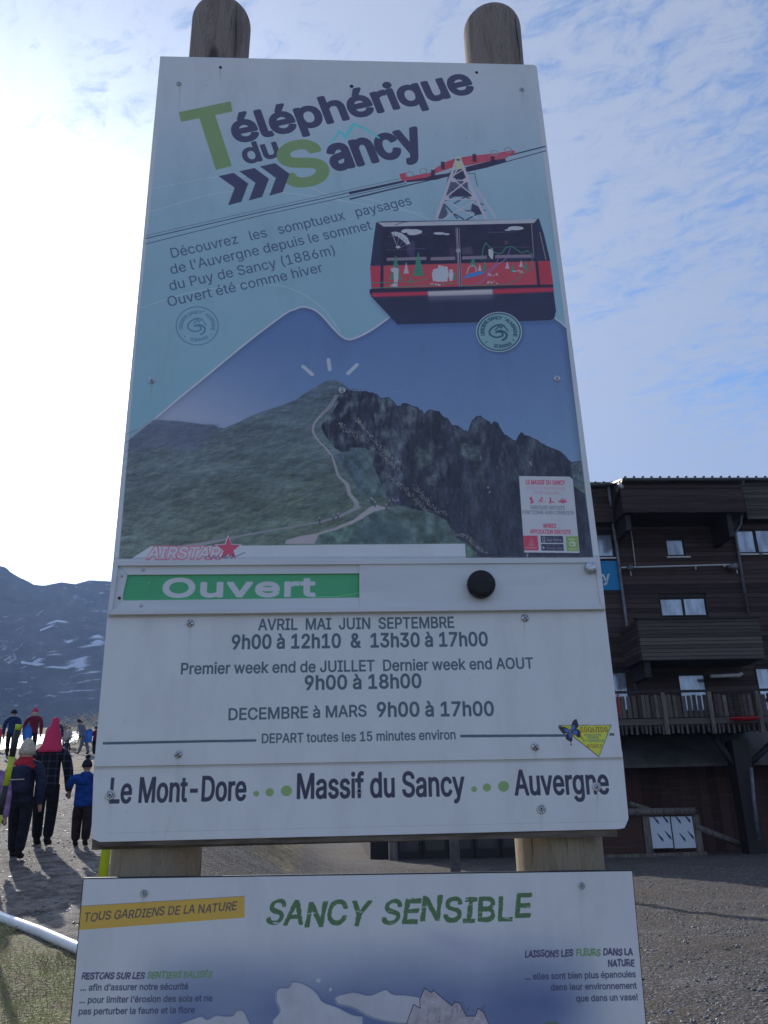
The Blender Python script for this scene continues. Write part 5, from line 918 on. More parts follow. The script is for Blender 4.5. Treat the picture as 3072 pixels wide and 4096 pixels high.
def nz2(x, y, sc, seed, oct_=5):
    rg_ = np.random.default_rng(seed); out = 0; amp = 1
    for o in range(oct_):
        g = rg_.random((64, 64)); xx = x / sc * 2 ** o; yy = y / sc * 2 ** o; xi = np.floor(xx).astype(int); yi = np.floor(yy).astype(int); fx = xx - xi; fy = yy - yi
        fx = fx * fx * (3 - 2 * fx); fy = fy * fy * (3 - 2 * fy)
        out = out + amp * ((g[xi % 64, yi % 64] * (1 - fx) + g[(xi + 1) % 64, yi % 64] * fx) * (1 - fy) + (g[xi % 64, (yi + 1) % 64] * (1 - fx) + g[(xi + 1) % 64, (yi + 1) % 64] * fx) * fy - .5); amp *= .55
    return out
MX, MY = CAM.x + RR * np.sin(AZ), CAM.y + RR * np.cos(AZ)
env = np.sin(np.pi * np.clip((RR - 500) / (1208 - 500), 0, 1)) ** .6
Hm = Hm + nz2(MX, MY, 150, 4) * 22 * env + nz2(MX, MY, 40, 9, 5) * 13 * env
Hm = np.where(RR > 1215, Hm - (RR - 1215) * .5, Hm); Hm = np.where(RR < 60, -2 + 0 * Hm, Hm); Hm = np.where(RR < 55, -4, Hm)
Pm = np.stack([MX, MY, Hm], -1).reshape(-1, 3)
# lingering snow lies in gullies and on the ski tracks
ppx, ppy = project(Pm); kx, ky = ppx * 3.318, (ppy - 2200) * 3.318
snowa = np.zeros(len(Pm)); vis = (kx > -400) & (kx < 1700) & (ky > 300) & (ky < 2300) & (np.hypot(Pm[:, 0], Pm[:, 1]) < 1215)
TR = [(((545, 1060), (690, 985), (825, 892)), 18, 1.6), (((290, 1495), (480, 1515), (650, 1540)), 34, .9), (((690, 1545), (850, 1565), (1100, 1590), (1350, 1640)), 24, .85), (((1040, 1555), (1085, 1470), (1110, 1430), (1180, 1360), (1200, 1320)), 52, .85),
      (((1250, 1265), (1310, 1215), (1390, 1170)), 44, .9), (((1370, 1060), (1350, 1100), (1290, 1150), (1310, 1170)), 26, .75), (((460, 1490), (590, 1420), (690, 1380)), 46, .7), (((750, 1368), (820, 1332)), 26, .85), (((800, 1790), (1050, 1765), (1340, 1710)), 13, .65),
      (((600, 1945), (850, 1885), (1100, 1868), (1330, 1855)), 15, .65), (((1140, 1960), (1310, 1978)), 14, .7), (((560, 1165), (660, 1122)), 22, .6), (((840, 1285), (900, 1245), (960, 1165)), 18, .7), (((1310, 590), (1380, 560), (1445, 520)), 18, .6), (((1195, 685), (1280, 690)), 14, .9),
      (((1360, 680), (1430, 680)), 30, .9), (((1050, 1285), (1240, 1272)), 11, .6), (((905, 650), (970, 700)), 60, .35), (((480, 610), (500, 720)), 40, .25), (((60, 1200), (110, 1300)), 110, .35), (((300, 1650), (400, 1620)), 110, .35), (((880, 1720), (950, 1670)), 26, .4), (((780, 1500), (860, 1475), (920, 1500), (850, 1520)), 16, .5),
      (((1240, 880), (1400, 930)), 14, .35), (((1100, 1030), (1400, 960)), 12, .4), (((180, 1340), (210, 1430)), 40, .4), (((1180, 480), (1260, 450)), 60, .3), (((740, 2150), (1000, 2120)), 10, .4), (((1000, 2110), (1280, 2050)), 10, .35)]
wobx = kx + 14 * nz2(kx, ky, 60, 31, 3); woby = ky + 14 * nz2(kx, ky, 60, 32, 3)
_q = np.random.default_rng(77)
for _i in range(110):
    a_0, b_0 = _q.uniform(-100, 1450), _q.uniform(850, 2080); L_0 = _q.uniform(25, 130); t_0 = _q.normal(-.45, .25) if b_0 < 1650 else _q.normal(-.1, .1)
    TR.append((((a_0, b_0), (a_0 + L_0 * math.cos(t_0), b_0 + L_0 * math.sin(t_0))), _q.uniform(6, 17), _q.uniform(.35, .65)))
for pts, wd, amt in TR:
    for a, b in zip(pts[:-1], pts[1:]):
        d = seg_sd(wobx, woby, np.array(a, float), np.array(b, float)); snowa = np.maximum(snowa, amt * np.clip((wd / 2 - d) / 5 + .7, 0, 1))
snowa = snowa * vis
ttb = np.clip(nz2(MX, MY, 210, 51, 5).reshape(-1) * 1.6 + .5, 0, 1)
me = bpy.data.meshes.new('mountain'); na, nr = AZ.shape
ii = (np.arange(na - 1)[:, None] * nr + np.arange(nr - 1)[None]).ravel()
me.from_pydata(Pm.tolist(), [], np.stack([ii, ii + nr, ii + nr + 1, ii + 1], 1).tolist()); me.update(); me.polygons.foreach_set('use_smooth', [True] * len(me.polygons))
at = me.color_attributes.new('cover', 'FLOAT_COLOR', 'POINT'); at.data.foreach_set('color', np.stack([snowa, ttb, 0 * snowa, 1 + 0 * snowa], 1).astype(np.float32).ravel())
def mount_mat(t, b, pos, col):
    sp = t.add('ShaderNodeSeparateColor', None, Color=t.add('ShaderNodeAttribute', dict(attribute_name='cover')).outputs['Color'])
    n = t.noise(t.scaled(pos, (1, .6, 1.6)), .016, 8, .7, .8); f = t.noise(t.scaled(pos, (1, .6, 1.8)), .07, 8, .75, .5)
    c = t.mix(t.ramp(n, .36, .64), (.012, .014, .012), (.10, .085, .07)); c = t.mix(t.math('MULTIPLY', t.ramp(f, .5, .72), .6), c, (.20, .19, .18))
    c = t.mix(t.math('MULTIPLY', t.ramp(f, .57, .64), t.ramp(sp.outputs[1], .45, .8)), c, (.45, .48, .55))
    ss = t.ramp(t.math('ADD', sp.outputs[0], t.math('MULTIPLY', t.math('SUBTRACT', f, .5), 1.5)), .30, .80)
    c = t.mix(ss, c, (.85, .88, .93)); t.l.new(c, b.inputs['Base Color']); bump(t, b, f, .8, 5.0)
M['mount'] = mat('mountain_heath', (.06, .055, .04), .9, 0, .15, mount_mat)
tag(link('mountain', me, M['mount']), kind='structure')

# ------------------------------------------------------------------ haze
hz = boxm(-1750, 1800, -900, 1800, -12, 620)
hm = bpy.data.materials.new('haze'); hm.use_nodes = True; t = NT(hm.node_tree)
pvn = t.add('ShaderNodeVolumePrincipled', None, Color=(.36, .55, .95, 1), Density=.00036, Anisotropy=.1)
t.add('ShaderNodeOutputMaterial', None, Volume=pvn.outputs[0])
tag(link('haze', hz, hm), kind='stuff')

# ------------------------------------------------------------------ the sign
def post_mat(t, b, pos, col):
    v = t.scaled(pos, (9, 9, .9)); n = t.noise(v, 3.2, 8, .62, 1.2); g = t.noise(t.scaled(pos, (60, 60, 2.2)), 2.2, 5, .6)
    zz = t.add('ShaderNodeSeparateXYZ', None, Vector=pos).outputs[2]; up = t.ramp(zz, 1.9, 3.2)
    base = t.mix(up, (.36, .29, .20), (.30, .24, .205)); dk = t.mix(up, (.17, .135, .095), (.10, .078, .066))
    rings = t.ramp(t.math('ABSOLUTE', t.math('SINE', t.math('MULTIPLY', n, 34.0))), .0, .5)
    c = t.mix(t.math('MULTIPLY', t.math('SUBTRACT', 1.0, rings), .55), base, dk); c = t.mix(t.math('MULTIPLY', t.ramp(n, .45, .7), .5), c, dk); c = t.mix(t.math('MULTIPLY', t.ramp(g, .62, .70), .7), c, (.03, .026, .02)); kv = t.add('ShaderNodeTexVoronoi', dict(feature='F1'), Vector=t.scaled(pos, (9, 9, 3.2)), Scale=1.0).outputs['Distance']; c = t.mix(t.math('MULTIPLY', t.math('SUBTRACT', 1.0, t.ramp(kv, .06, .17)), .8), c, (.05, .036, .026))
    t.l.new(c, b.inputs['Base Color']); bump(t, b, g, .6, .004)
M['post'] = mat('round_pine_post', (.3, .25, .18), .75, 0, .3, post_mat)
SIGN = thing('information_sign', (.5, .1, float(gz(.5, .1))), 'tall white cable car information sign with painted panels on two round wooden posts', 'sign')
def post(lo_px, hi_px, top_px):
    a = at_y(*lo_px, .105); b_2 = at_y(*hi_px, .105); tz = at_y(*top_px, .105).z
    n = 26; prof = []; r0 = .088
    dx = (b_2.x - a.x) / (b_2.z - a.z)
    for i in range(n + 1):
        z = -.35 + (tz - .06 + .35) * i / n; r = r0 - .006 * i / n + .0012 * math.sin(i * 1.7)
        prof.append((z, r, r, a.x + dx * (z - a.z), .105))
    rt = prof[-1][1]; zt = prof[-1][0]
    for k in range(1, 9):
        aa = math.pi / 2 * k / 8; prof.append((zt + .06 * math.sin(aa), max(rt * math.cos(aa) ** .8, .002), max(rt * math.cos(aa) ** .8, .002), a.x + dx * (zt - a.z), .105))
    o = link('post', lathe(prof, 40), M['post'], SIGN)
    # drying cracks cut into the wood as thin dark wedges
    for k in range(3):
        zc_, L = (1.28 + .35 * k, .22) if k < 2 else (tz - .16, .2)
        th = -1.9 + .5 * k
        pts = [Vector((a.x + dx * (zc_ + L * (q_ / 6 - .5) - a.z) + math.cos(th + .03 * math.sin(q_)) * .0868, .105 + math.sin(th + .03 * math.sin(q_)) * .0868, zc_ + L * (q_ / 6 - .5))) for q_ in range(7)]
        link('crack', tubem(pts, [.0004, .0014, .0018, .0022, .0018, .0012, .0004], 5), M['darkmetal'], o)
post((627, 3420), (884, 130), (884, 43)); post((2237, 3420), (1968, 130), (1968, 71))

backing = slab('backing_board', [(652, 246), (2134, 278), (2470, 3346), (385, 3386)], .0015, .016, M['backing'], SIGN)
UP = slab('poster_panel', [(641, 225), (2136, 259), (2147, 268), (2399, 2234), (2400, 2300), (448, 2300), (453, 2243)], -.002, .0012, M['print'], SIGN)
TT = slab('timetable_panel', [(430, 2456), (2420, 2430), (2490, 3029), (376, 3066)], -.0055, -.0023, M['print'], SIGN)
NP = slab('name_panel', [(376, 3040), (2489, 3005), (2514, 3270), (2512, 3280), (2498, 3312), (2478, 3316), (400, 3368), (372, 3356), (366, 3330)], -.002, .0012, M['print'], SIGN)
link('lower_batten', boxm(at_y(371, 3365, .02).x, at_y(2440, 3345, .02).x, .0165, .017 + .0001, at_y(371, 3372, .02).z - .012, at_y(371, 3330, .02).z), M['backing'], SIGN)
LOWB = [(335, 3517), (2528, 3485)]; la, lb = at_y(*LOWB[0], -.004), at_y(*LOWB[1], -.004); lc, ld_ = at_y(283, 4096, -.004), at_y(2583, 4096, -.004)
kx_ = lambda p, q_, z: p.x + (q_.x - p.x) * (z - p.z) / (q_.z - p.z)
zb = .78
LB = link('charter_panel', prism([(la.x, la.z), (lb.x, lb.z), (kx_(lb, ld_, zb), zb), (kx_(la, lc, zb), zb)], -.004, .004), M['print'], SIGN)
link('panel_edging', prism([(la.x - .002, la.z + .0022), (lb.x + .002, lb.z + .0022), (kx_(lb, ld_, zb) + .002, zb - .002), (kx_(la, lc, zb) - .002, zb - .002)], -.002, .0125), M['darkmetal'], LB)
# sliding frame: two-step mitred aluminium profile
OC = [(453, 2243), (2399, 2231), (2422, 2435), (430, 2458)]
def inset(c, l, t_, r, b_2): return [(c[0][0] + l, c[0][1] + t_), (c[1][0] - r, c[1][1] + t_), (c[2][0] - r, c[2][1] - b_2), (c[3][0] + l, c[3][1] - b_2)]
MI = inset(OC, 19, 19, 19, 19); IN = inset(OC, 56, 56, 56, 56)
FR = link('sliding_frame', prism([(at_y(*p, -.003).x, at_y(*p, -.003).z) for p in MI], -.0045, -.0024), M['alu'], SIGN)
gs = slab('open_sign', [(497, 2288), (1450, 2284), (1450, 2405), (480, 2410)], -.0062, -.0047, M['print'], FR)
for i in range(4):
    j = (i + 1) % 4
    def ins(a, b_2, c, d, e=.7):      # leave a hairline at each mitre
        k = [Vector(p) for p in (a, b_2, c, d)]; u_ = (k[1] - k[0]).normalized() * e; return [tuple(k[0] + u_), tuple(k[1] - u_), tuple(k[2] - u_), tuple(k[3] + u_)]
    slab('frame_lip', ins(OC[i], OC[j], MI[j], MI[i]), -.017, -.0048, M['alu'], FR)
    if i != 1: slab('frame_rail', ins(MI[i], MI[j], IN[j], IN[i]), -.0105, -.0064, M['alu'], FR)
SP = slab('slide_plate', [(1437, 2256), (2392 - 8, 2251), (2402, 2418), (1438, 2431)], -.0135, -.0112, M['alu'], FR)
def screw(px, r, plane, parent, kind='washer', name='screw'):
    p = at_y(px[0], px[1], plane); k = .505e-3 * (1.0)
    R = r * k
    if kind == 'hole':
        return link(name, lathe([(0, R, R, 0, 0), (.0012, R * .9, R * .9, 0, 0), (.0016, R * .4, R * .4, 0, 0)], 14, True), M['darkmetal'], parent, (p.x, p.y, p.z), True) if 0 else place_y(name, [(0, R), (.0012, R * .9), (.0016, R * .4)], M['darkmetal'], parent, p)
    if kind == 'washer':
        o = place_y(name, [(0, R), (.0010, R), (.0018, R * .93), (.0019, R * .62), (.0008, R * .55)], M['steel'], parent, p)
        place_y('screw_head', [(.0007, R * .53), (.0026, R * .5), (.0034, R * .40), (.0035, R * .2), (.0022, R * .16)], M['steel'] if r > 12 else M['darkmetal'], o, p)
        place_y('screw_socket', [(.0026, R * .18), (.0037, R * .17)], M['darkmetal'], o, p)
        return o
    o = place_y(name, [(0, R), (.0015, R), (.003, R * .85), (.0036, R * .4), (.0037, R * .1)], M['steel'], parent, p)
    for a in (.6, .6 + math.pi / 2):
        d = Vector((math.cos(a), 0, math.sin(a))) * R * .72; c = Vector((p.x, p.y - .0036, p.z)); link('screw_slot', tubem([c - d, c + d], .0009, 5), M['darkmetal'], o)
    return o
def place_y(name, prof, m_, parent, p, seg=20):
    me = lathe([(z, r, r, 0, 0) for z, r in prof], seg, True)
    for v_ in me.vertices: v_.co = v_.co + Vector((p.x, p.y, p.z))
    return link(name, me, m_, parent)
for c, r, k in ((Z('A', (113, 327))[0], 15, 'washer'), (Z('A', (1452, 349))[0], 14, 'washer'), (Z('D', (260, 203))[0], 16, 'washer'), (Z('D', (1523, 268))[0], 16, 'washer'), (Z('E', (1373, 190))[0], 15, 'washer'),
                (Z('A', (275, 263))[0], 8, 'hole'), (Z('A', (787, 337))[0], 10, 'hole'), (Z('A', (1275, 283))[0], 8, 'hole')): screw(c, r, -.0022, UP, k)
for c in ((620, 442), (548, 1232)): screw(Z('F', c)[0], 15, -.0056, TT, 'cross')
for c in ((967, 377), (1023, 1088)): screw(Z('G', c)[0], 16, -.0056, TT, 'cross')
for c, r, k in (((101, 130), 19, 'washer'), ((820, 118), 10, 'washer'), ((1505, 106), 17, 'washer'), ((1345, 170), 18, 'washer')): screw(Z('H', c)[0], r, -.0022, NP, k)
screw(Z('I', (451, 170))[0], 14, -.0042, LB, 'washer'); screw(Z('J', (940, 88))[0], 13, -.0042, LB, 'washer')
for c in ((335, 120), (325, 335), (208, 155), (192, 290)): place_y('rivet', [(0, .0033), (.001, .003), (.0016, .001)], M['darkmetal' if c[0] == 192 else 'steel'], FR, at_y(*Z('F', c)[0], -.0107), 12)
bp = at_y(*Z('G', (1327, 101))[0], -.0137); BO = place_y('bolt', [(0, .0125), (.006, .0125), (.0065, .0112), (.0115, .0112), (.0122, .0105), (.0122, .001)], M['steel'], SP, bp, 24)
for k in range(3):
    a = 1.2 + k * 2.1; c = Vector((bp.x + .0068 * math.cos(a), bp.y - .0122, bp.z + .0068 * math.sin(a))); link('bolt_mark', tubem([c - Vector((.0014, 0, 0)), c + Vector((.0014, 0, .001))], .0006, 5), M['darkmetal'], BO)
kp = at_y(*Z('G', (727, 187))[0], -.03)
bm = bmesh.new(); n = 72; rings = [(0.0, .024), (.004, .0280), (.018, .0284), (.021, .0268), (.0235, .021), (.0245, .010), (.0247, .001)]
vv = [[bm.verts.new((kp.x + (r + (.0006 if (k % 2) and i in (1, 2) else 0)) * math.cos(2 * math.pi * k / n), -.0137 - z, kp.z + (r + (.0006 if (k % 2) and i in (1, 2) else 0)) * math.sin(2 * math.pi * k / n))) for k in range(n)] for i, (z, r) in enumerate(rings)]
for i in range(len(rings) - 1):
    for k in range(n): bm.faces.new((vv[i][k], vv[i][(k + 1) % n], vv[i + 1][(k + 1) % n], vv[i + 1][k]))
bm.faces.new(vv[-1]); link('slide_knob', from_bm(bm), M['black'], SP)

# ------------------------------------------------------------------ the wooden apartment building
FY = 25.4
M['wall'] = mat('dark_stained_boards', (.062, .042, .038), .8, 0, .15, plank_wood)
M['greyboards'] = mat('weathered_boards', (.10, .082, .073), .85, 0, .15, plank_wood)
M['redbrown'] = mat('red_brown_cladding', (.066, .033, .026), .8, 0, .2, plank_wood)
M['frame'] = mat('dark_window_frame', (.020, .013, .012), .6)
M['roofm'] = mat('roof_sheet', (.045, .05, .05), .5, 0, .5, mottled(.3, 3))
M['pipe'] = mat('grey_zinc_pipe', (.16, .17, .19), .5, .3, .4, mottled(.3, 6))
M['white'] = mat('white_paint', (.62, .62, .62), .5, 0, .4, mottled(.08, 8))
M['glass'] = mat('window_glass', (.03, .035, .045), .06, 0, 1.0)
M['sky_pane'] = mat('painted_sky_pane', (.34, .39, .46), .75, 0, .5, mottled(.35, 1.6, (2.5, 1, .8)))  # window panes: pale mottled base colour stands in for reflected sky and cloud
M['concrete'] = mat('grey_render', (.10, .095, .09), .85, 0, .2, mottled(.25, 1.5))
M['beam'] = mat('weathered_timber', (.17, .145, .12), .85, 0, .2, weathered)
M['panel'] = mat('pale_foil_panel', (.66, .70, .74), .45, 0, .4)
M['printblue'] = mat('blue_ink', (.045, .06, .17), .5)
M['redplastic'] = mat('red_plastic', (.42, .012, .016), .4, 0, .4)
M['banner'] = mat('blue_banner', (.012, .22, .46), .5, 0, .3)
def fx(k, x, y, Y=FY): p = at_y(*Z(k, (x, y))[0], Y); return p.x, p.z
def rect(k, x0, y0, x1, y1, Y=FY):
    a, b_2, c, d = fx(k, x0, y0, Y), fx(k, x1, y0, Y), fx(k, x1, y1, Y), fx(k, x0, y1, Y)
    return (a[0] + d[0]) / 2, (b_2[0] + c[0]) / 2, (d[1] + c[1]) / 2, (a[1] + b_2[1]) / 2       # x0, x1, z0, z1
g0 = float(gz(12, FY)) - .2
ZE = fx('N', 1000, 152)[1]                      # eaves height at the wall plane
BL = thing('apartment_building', (12, FY, 0), 'dark brown timber clad apartment building with balconies right of the sign', 'building')
XL, XR = 3.2, 24.0
link('wall', boxm(1.4, XR, FY + .05, FY + 11, g0 - .5, 4.2), M['frame'], BL)
link('wall', boxm(XL, XR, FY + .05, FY + 11, 4.2, ZE), M['frame'], BL)
wins = []                                        # x0, x1, z0, z1 of openings in the wall plane
W1 = rect('N', 250, 575, 410, 765); W2 = rect('N', 832, 600, 988, 757); W3 = rect('N', 1395, 545, 1560, 735); W3b = rect('N', 1560, 540, 1740, 732); W4 = rect('N', 785, 1080, 1172, 1243)
W5 = rect('O', 330, 170, 535, 500); W6 = rect('O', 945, 195, 1170, 500); W7 = rect('O', 1578, 140, 1700, 500)
wins = [W1, W2, W3, W3b, W4, W5, W6, W7]
unit = boxm(-.5, .5, -.5, .5, -.5, .5)
def piece(name, x0, x1, y0, y1, z0, z1, m_, parent, base={}):
    key = m_.name
    if key not in base: base[key] = unit.copy(); base[key].materials.append(m_)
    o = bpy.data.objects.new(name, base[key]); COL.objects.link(o); o.location = ((x0 + x1) / 2, (y0 + y1) / 2, (z0 + z1) / 2); o.scale = (x1 - x0, y1 - y0, z1 - z0)
    o.parent = parent; o.matrix_parent_inverse = wm(parent).inverted(); return o
rnd = random.Random(4)
z = 4.2; H_ = .165
wall2 = [o for o in BL.children][-1] if BL.children else None
while z < ZE - .02:
    z1 = min(z + H_, ZE); segs = [(XL + .01, 20.5)]
    for a, b_2, c, d in wins:
        if c < z1 - .03 and d > z + .03:
            ns = []
            for s0_, s1_ in segs:
                if b_2 <= s0_ or a >= s1_: ns.append((s0_, s1_)); continue
                if a > s0_: ns.append((s0_, a))
                if b_2 < s1_: ns.append((b_2, s1_))
            segs = ns
    for s0_, s1_ in segs: piece('plank', s0_, s1_, FY + .0 + rnd.uniform(-.006, .004), FY + .048, z + .006, z1 - .006, M['wall'], BL)
    z = z1
def window(W, splits, sill=True, Y=FY, pane_sky=1):
    a, b_2, c, d = W
    fr = link('window', boxm(a + .002, b_2 - .002, Y + .03, Y + .075, c + .002, d - .002), M['frame'], BL)
    for (p0, p1, q0, q1) in splits:
        link('pane', boxm(a + (b_2 - a) * p0, a + (b_2 - a) * p1, Y + .012, Y + .029, c + (d - c) * q0, c + (d - c) * q1), M['sky_pane'] if pane_sky else M['glass'], fr)
    bw = .05
    for q_ in ((a, a + bw, c, d), (b_2 - bw, b_2, c, d), (a + bw, b_2 - bw, d - bw, d), (a + bw, b_2 - bw, c, c + bw)): link('frame', boxm(q_[0] + .003, q_[1] - .003, Y - .015, Y + .0295, q_[2] + .003, q_[3] - .003), M['frame'], fr)
    if sill: link('sill', boxm(a - .02, b_2 + .12, Y - .08, Y - .016, c - .07, c - .02), M['white'], fr)
    return fr
_b = M['sky_pane'].node_tree.nodes['Principled BSDF']; _b.inputs['Roughness'].default_value = .14; _b.inputs['Metallic'].default_value = .55
window(W1, [(.25, .93, .06, .95)]); window(W2, [(.04, .88, .06, .80)]); window(W3, [(.08, .92, .05, .95)]); window(W3b, [(.05, .8, .05, .95)])
window(W4, [(.03, .46, .02, .84), (.52, .94, .02, .86)], False); window(W5, [(.35, .97, .05, .95)], False); window(W6, [(.06, .95, .03, .96)], False); window(W7, [(.06, .93, .3, .96), (.4, .93, .05, .22)], False)
# projecting loft box under the eaves
B0 = rect('N', 478, 165, 1460, 402, FY - 1.5)
bx = link('loft_box', boxm(B0[0], B0[1], FY - 1.45, FY - .02, B0[2], B0[3] + .1), M['frame'], BL)
n = 13
for i in range(n):
    zz0 = B0[2] + (B0[3] - B0[2]) * i / n; zz1 = B0[2] + (B0[3] - B0[2]) * (i + 1) / n
    piece('plank', B0[0], B0[1], FY - 1.5 + rnd.uniform(-.006, .006), FY - 1.452, zz0 + .006, zz1 - .004, M['wall'], bx)
link('bracket', boxm(B0[0] + .1, B0[0] + .28, FY - 1.3, FY - .02, B0[2] - .55, B0[2] - .004), M['frame'], bx); link('bracket', boxm(B0[1] - .6, B0[1] - .42, FY - 1.3, FY - .02, B0[2] - .8, B0[2] - .004), M['frame'], bx)
# side upper panels of greyed boards
for x0_, x1_, yt_, yb_, k in ((120, 400, 190, 480, 0), (1470, 1760, 155, 455, 1)):
    q_ = rect('N', x0_, yt_, x1_, yb_, FY - .5); gp = link('boarding', boxm(q_[0], q_[1], FY - .45, FY - .02, q_[2], q_[3]), M['frame'], BL)
    for i in range(14):
        zz0 = q_[2] + (q_[3] - q_[2]) * i / 14; piece('plank', q_[0], q_[1], FY - .5 + rnd.uniform(-.008, .006), FY - .452, zz0 + .006, zz0 + (q_[3] - q_[2]) / 14 - .004, M['greyboards'] if k else M['wall'], gp)
# roof with standing seams whose ends show above the gutter
for (x0_, x1_, yy_, Yr, nn) in ((100, 440, 190, FY - .6, 5), (478, 1462, 148, FY - 1.62, 14), (1464, 1900, 145, FY - .6, 6)):
    a, b_2, c, d = rect('N', x0_, yy_, x1_, yy_ + 6, Yr)
    rf = link('roof', prism([(a, c), (b_2, c), (b_2, c + .12), (a, c + .12)], Yr, Yr + .5), M['roofm'], BL)
    V_ = [(a, Yr + .01, c + .125), (b_2, Yr + .01, c + .125), (b_2, Yr + 7, c + 1.9), (a, Yr + 7, c + 1.9), (a, Yr + .01, c + .06), (b_2, Yr + .01, c + .06), (b_2, Yr + 7, c + 1.83), (a, Yr + 7, c + 1.83)]
    link('roof_slope', pydata(V_, [[0, 1, 2, 3], [7, 6, 5, 4], [0, 4, 5, 1], [1, 5, 6, 2], [2, 6, 7, 3], [3, 7, 4, 0]]), M['roofm'], rf)
    for i in range(nn):
        xx = a + (b_2 - a) * (i + .35) / nn
        link('snow_hook', tubem([(xx, Yr + .03, c + .12), (xx, Yr + .0, c + .17), (xx + .07, Yr + .0, c + .18)], .03, 6), M['roofm'], rf)
    link('gutter', tubem([(a, Yr - .06, c + .05), (b_2, Yr - .06, c + .05)], .07, 8), M['roofm'], rf)
# pipes
def pipe(name, pts, r, m_, parent=BL): return link(name, tubem([at_y(*Z(k, (x, y))[0], Y) for k, x, y, Y in pts], r, 8), m_, parent)
pipe('downpipe', (('N', 372, 195, FY - .6), ('N', 412, 520, FY - .3), ('N', 440, 700, FY - .12), ('N', 570, 1716, FY - .12), ('O', 592, 330, FY - .12)), .055, M['pipe'])
pipe('downpipe', (('N', 1450, 420, FY - .2), ('N', 1440, 500, FY - .12), ('N', 1395, 570, FY - .12), ('N', 1500, 1220, FY - .12)), .05, M['pipe'])
pipe('downpipe', (('N', 470, 195, FY - 1.5), ('N', 440, 250, FY - 1.3), ('N', 425, 330, FY - .9), ('N', 432, 560, FY - .2)), .07, M['frame'])
pipe('gutter_end', (('N', 462, 172, FY - 1.6), ('N', 484, 205, FY - 1.55)), .06, M['white'])
lb_ = pipe('light_bar', (('N', 475, 848, FY - .15), ('N', 1400, 823, FY - .15)), .028, M['white'])
pipe('conduit', (('N', 550, 515, FY - .06), ('N', 590, 845, FY - .06)), .016, M['white'])
for x, y, yaw_ in ((545, 853, 0), (1400, 838, 1)):
    c = at_y(*Z('N', (x, y))[0], FY - .2); sl = link('floodlight', tubem([c, c + Vector((.0 if not yaw_ else -.16, -.12 if not yaw_ else -.03, -.02)), c + Vector((.02 if not yaw_ else -.3, -.2 if not yaw_ else -.03, -.03))], [.13, .10, .05], 14), M['pipe'], BL)
    link('bracket', tubem([c + Vector((0, 0, -.02)), c + Vector((0, -.02, -.28))], .018, 6), M['white'], sl)
pipe('bracket', (('N', 1300, 830, FY - .15), ('N', 1315, 836, FY - .15)), .05, M['white']); pipe('bracket', (('N', 1075, 835, FY - .15), ('N', 1077, 865, FY - .15)), .02, M['white'])
# banner on the wall
bq = rect('N', -120, 797, 458, 1032, FY - .05); bn = link('banner', boxm(bq[0], bq[1], FY - .05, FY - .03, bq[2], bq[3]), M['banner'], BL)
def letter_mesh(ch, x0_, z0_, h, Y, parent, m_, thick=.010, sl=.0):
    V_, F_ = [], []
    cu = bpy.data.curves.new('l', 'CURVE'); cu.dimensions = '2D'; cu.fill_mode = 'BOTH'; cu.extrude = .004; cu.offset = thick
    for p in GL[ch][1]:
        s_ = cu.splines.new('POLY'); s_.points.add(len(p) - 1); s_.use_cyclic_u = True
        for i, (a, b_2) in enumerate(p): s_.points[i].co = (a * h / .508, b_2 * h / .508, 0, 1)
    o = bpy.data.objects.new('l', cu); COL.objects.link(o); me_ = bpy.data.meshes.new_from_object(o.evaluated_get(bpy.context.evaluated_depsgraph_get())); bpy.data.objects.remove(o)
    for v_ in me_.vertices: v_.co = Vector((x0_ + v_.co.x, Y - .006 + v_.co.z * .5, z0_ + v_.co.y))
    me_.materials.clear(); return link('lettering', me_, m_, parent)
yq = rect('N', 325, 878, 418, 995, FY - .06); hcap = (yq[3] - yq[2]) * .508 / .54 * .75
letter_mesh('y', yq[0] - .02, yq[2] + (yq[3] - yq[2]) * .27, hcap, FY - .052, bn, M['white'], .012)
letter_mesh('c', yq[0] - .02 - .198 * 2 * hcap / .508 + .04, yq[2] + (yq[3] - yq[2]) * .27, hcap, FY - .052, bn, M['white'], .012)
# solid boarded balcony, second floor
Q2 = rect('N', 625, 1262, 1610, 1590, FY - 1.6); bal = link('balcony', boxm(Q2[0], Q2[1], FY - 1.55, FY - .02, Q2[2], Q2[2] + .22), M['frame'], BL)
for i in range(11):
    zz0 = Q2[2] + (Q2[3] - Q2[2]) * i / 11; piece('plank', Q2[0], Q2[1], FY - 1.6 + rnd.uniform(-.01, .008), FY - 1.552, zz0 + .008, zz0 + (Q2[3] - Q2[2]) / 11 - .006, M['greyboards'], bal)
    piece('plank', Q2[0] - .05, Q2[0] - .004, FY - 1.54, FY - .02, zz0 + .008, zz0 + (Q2[3] - Q2[2]) / 11 - .006, M['wall'], bal)
link('handrail', boxm(Q2[0] - .08, Q2[1] + .05, FY - 1.64, FY - 1.5, Q2[3] + .002, Q2[3] + .06), M['frame'], bal)
link('bracket', boxm(Q2[0] + .1, Q2[0] + .3, FY - 1.4, FY - .02, Q2[2] - .5, Q2[2] - .004), M['frame'], bal)
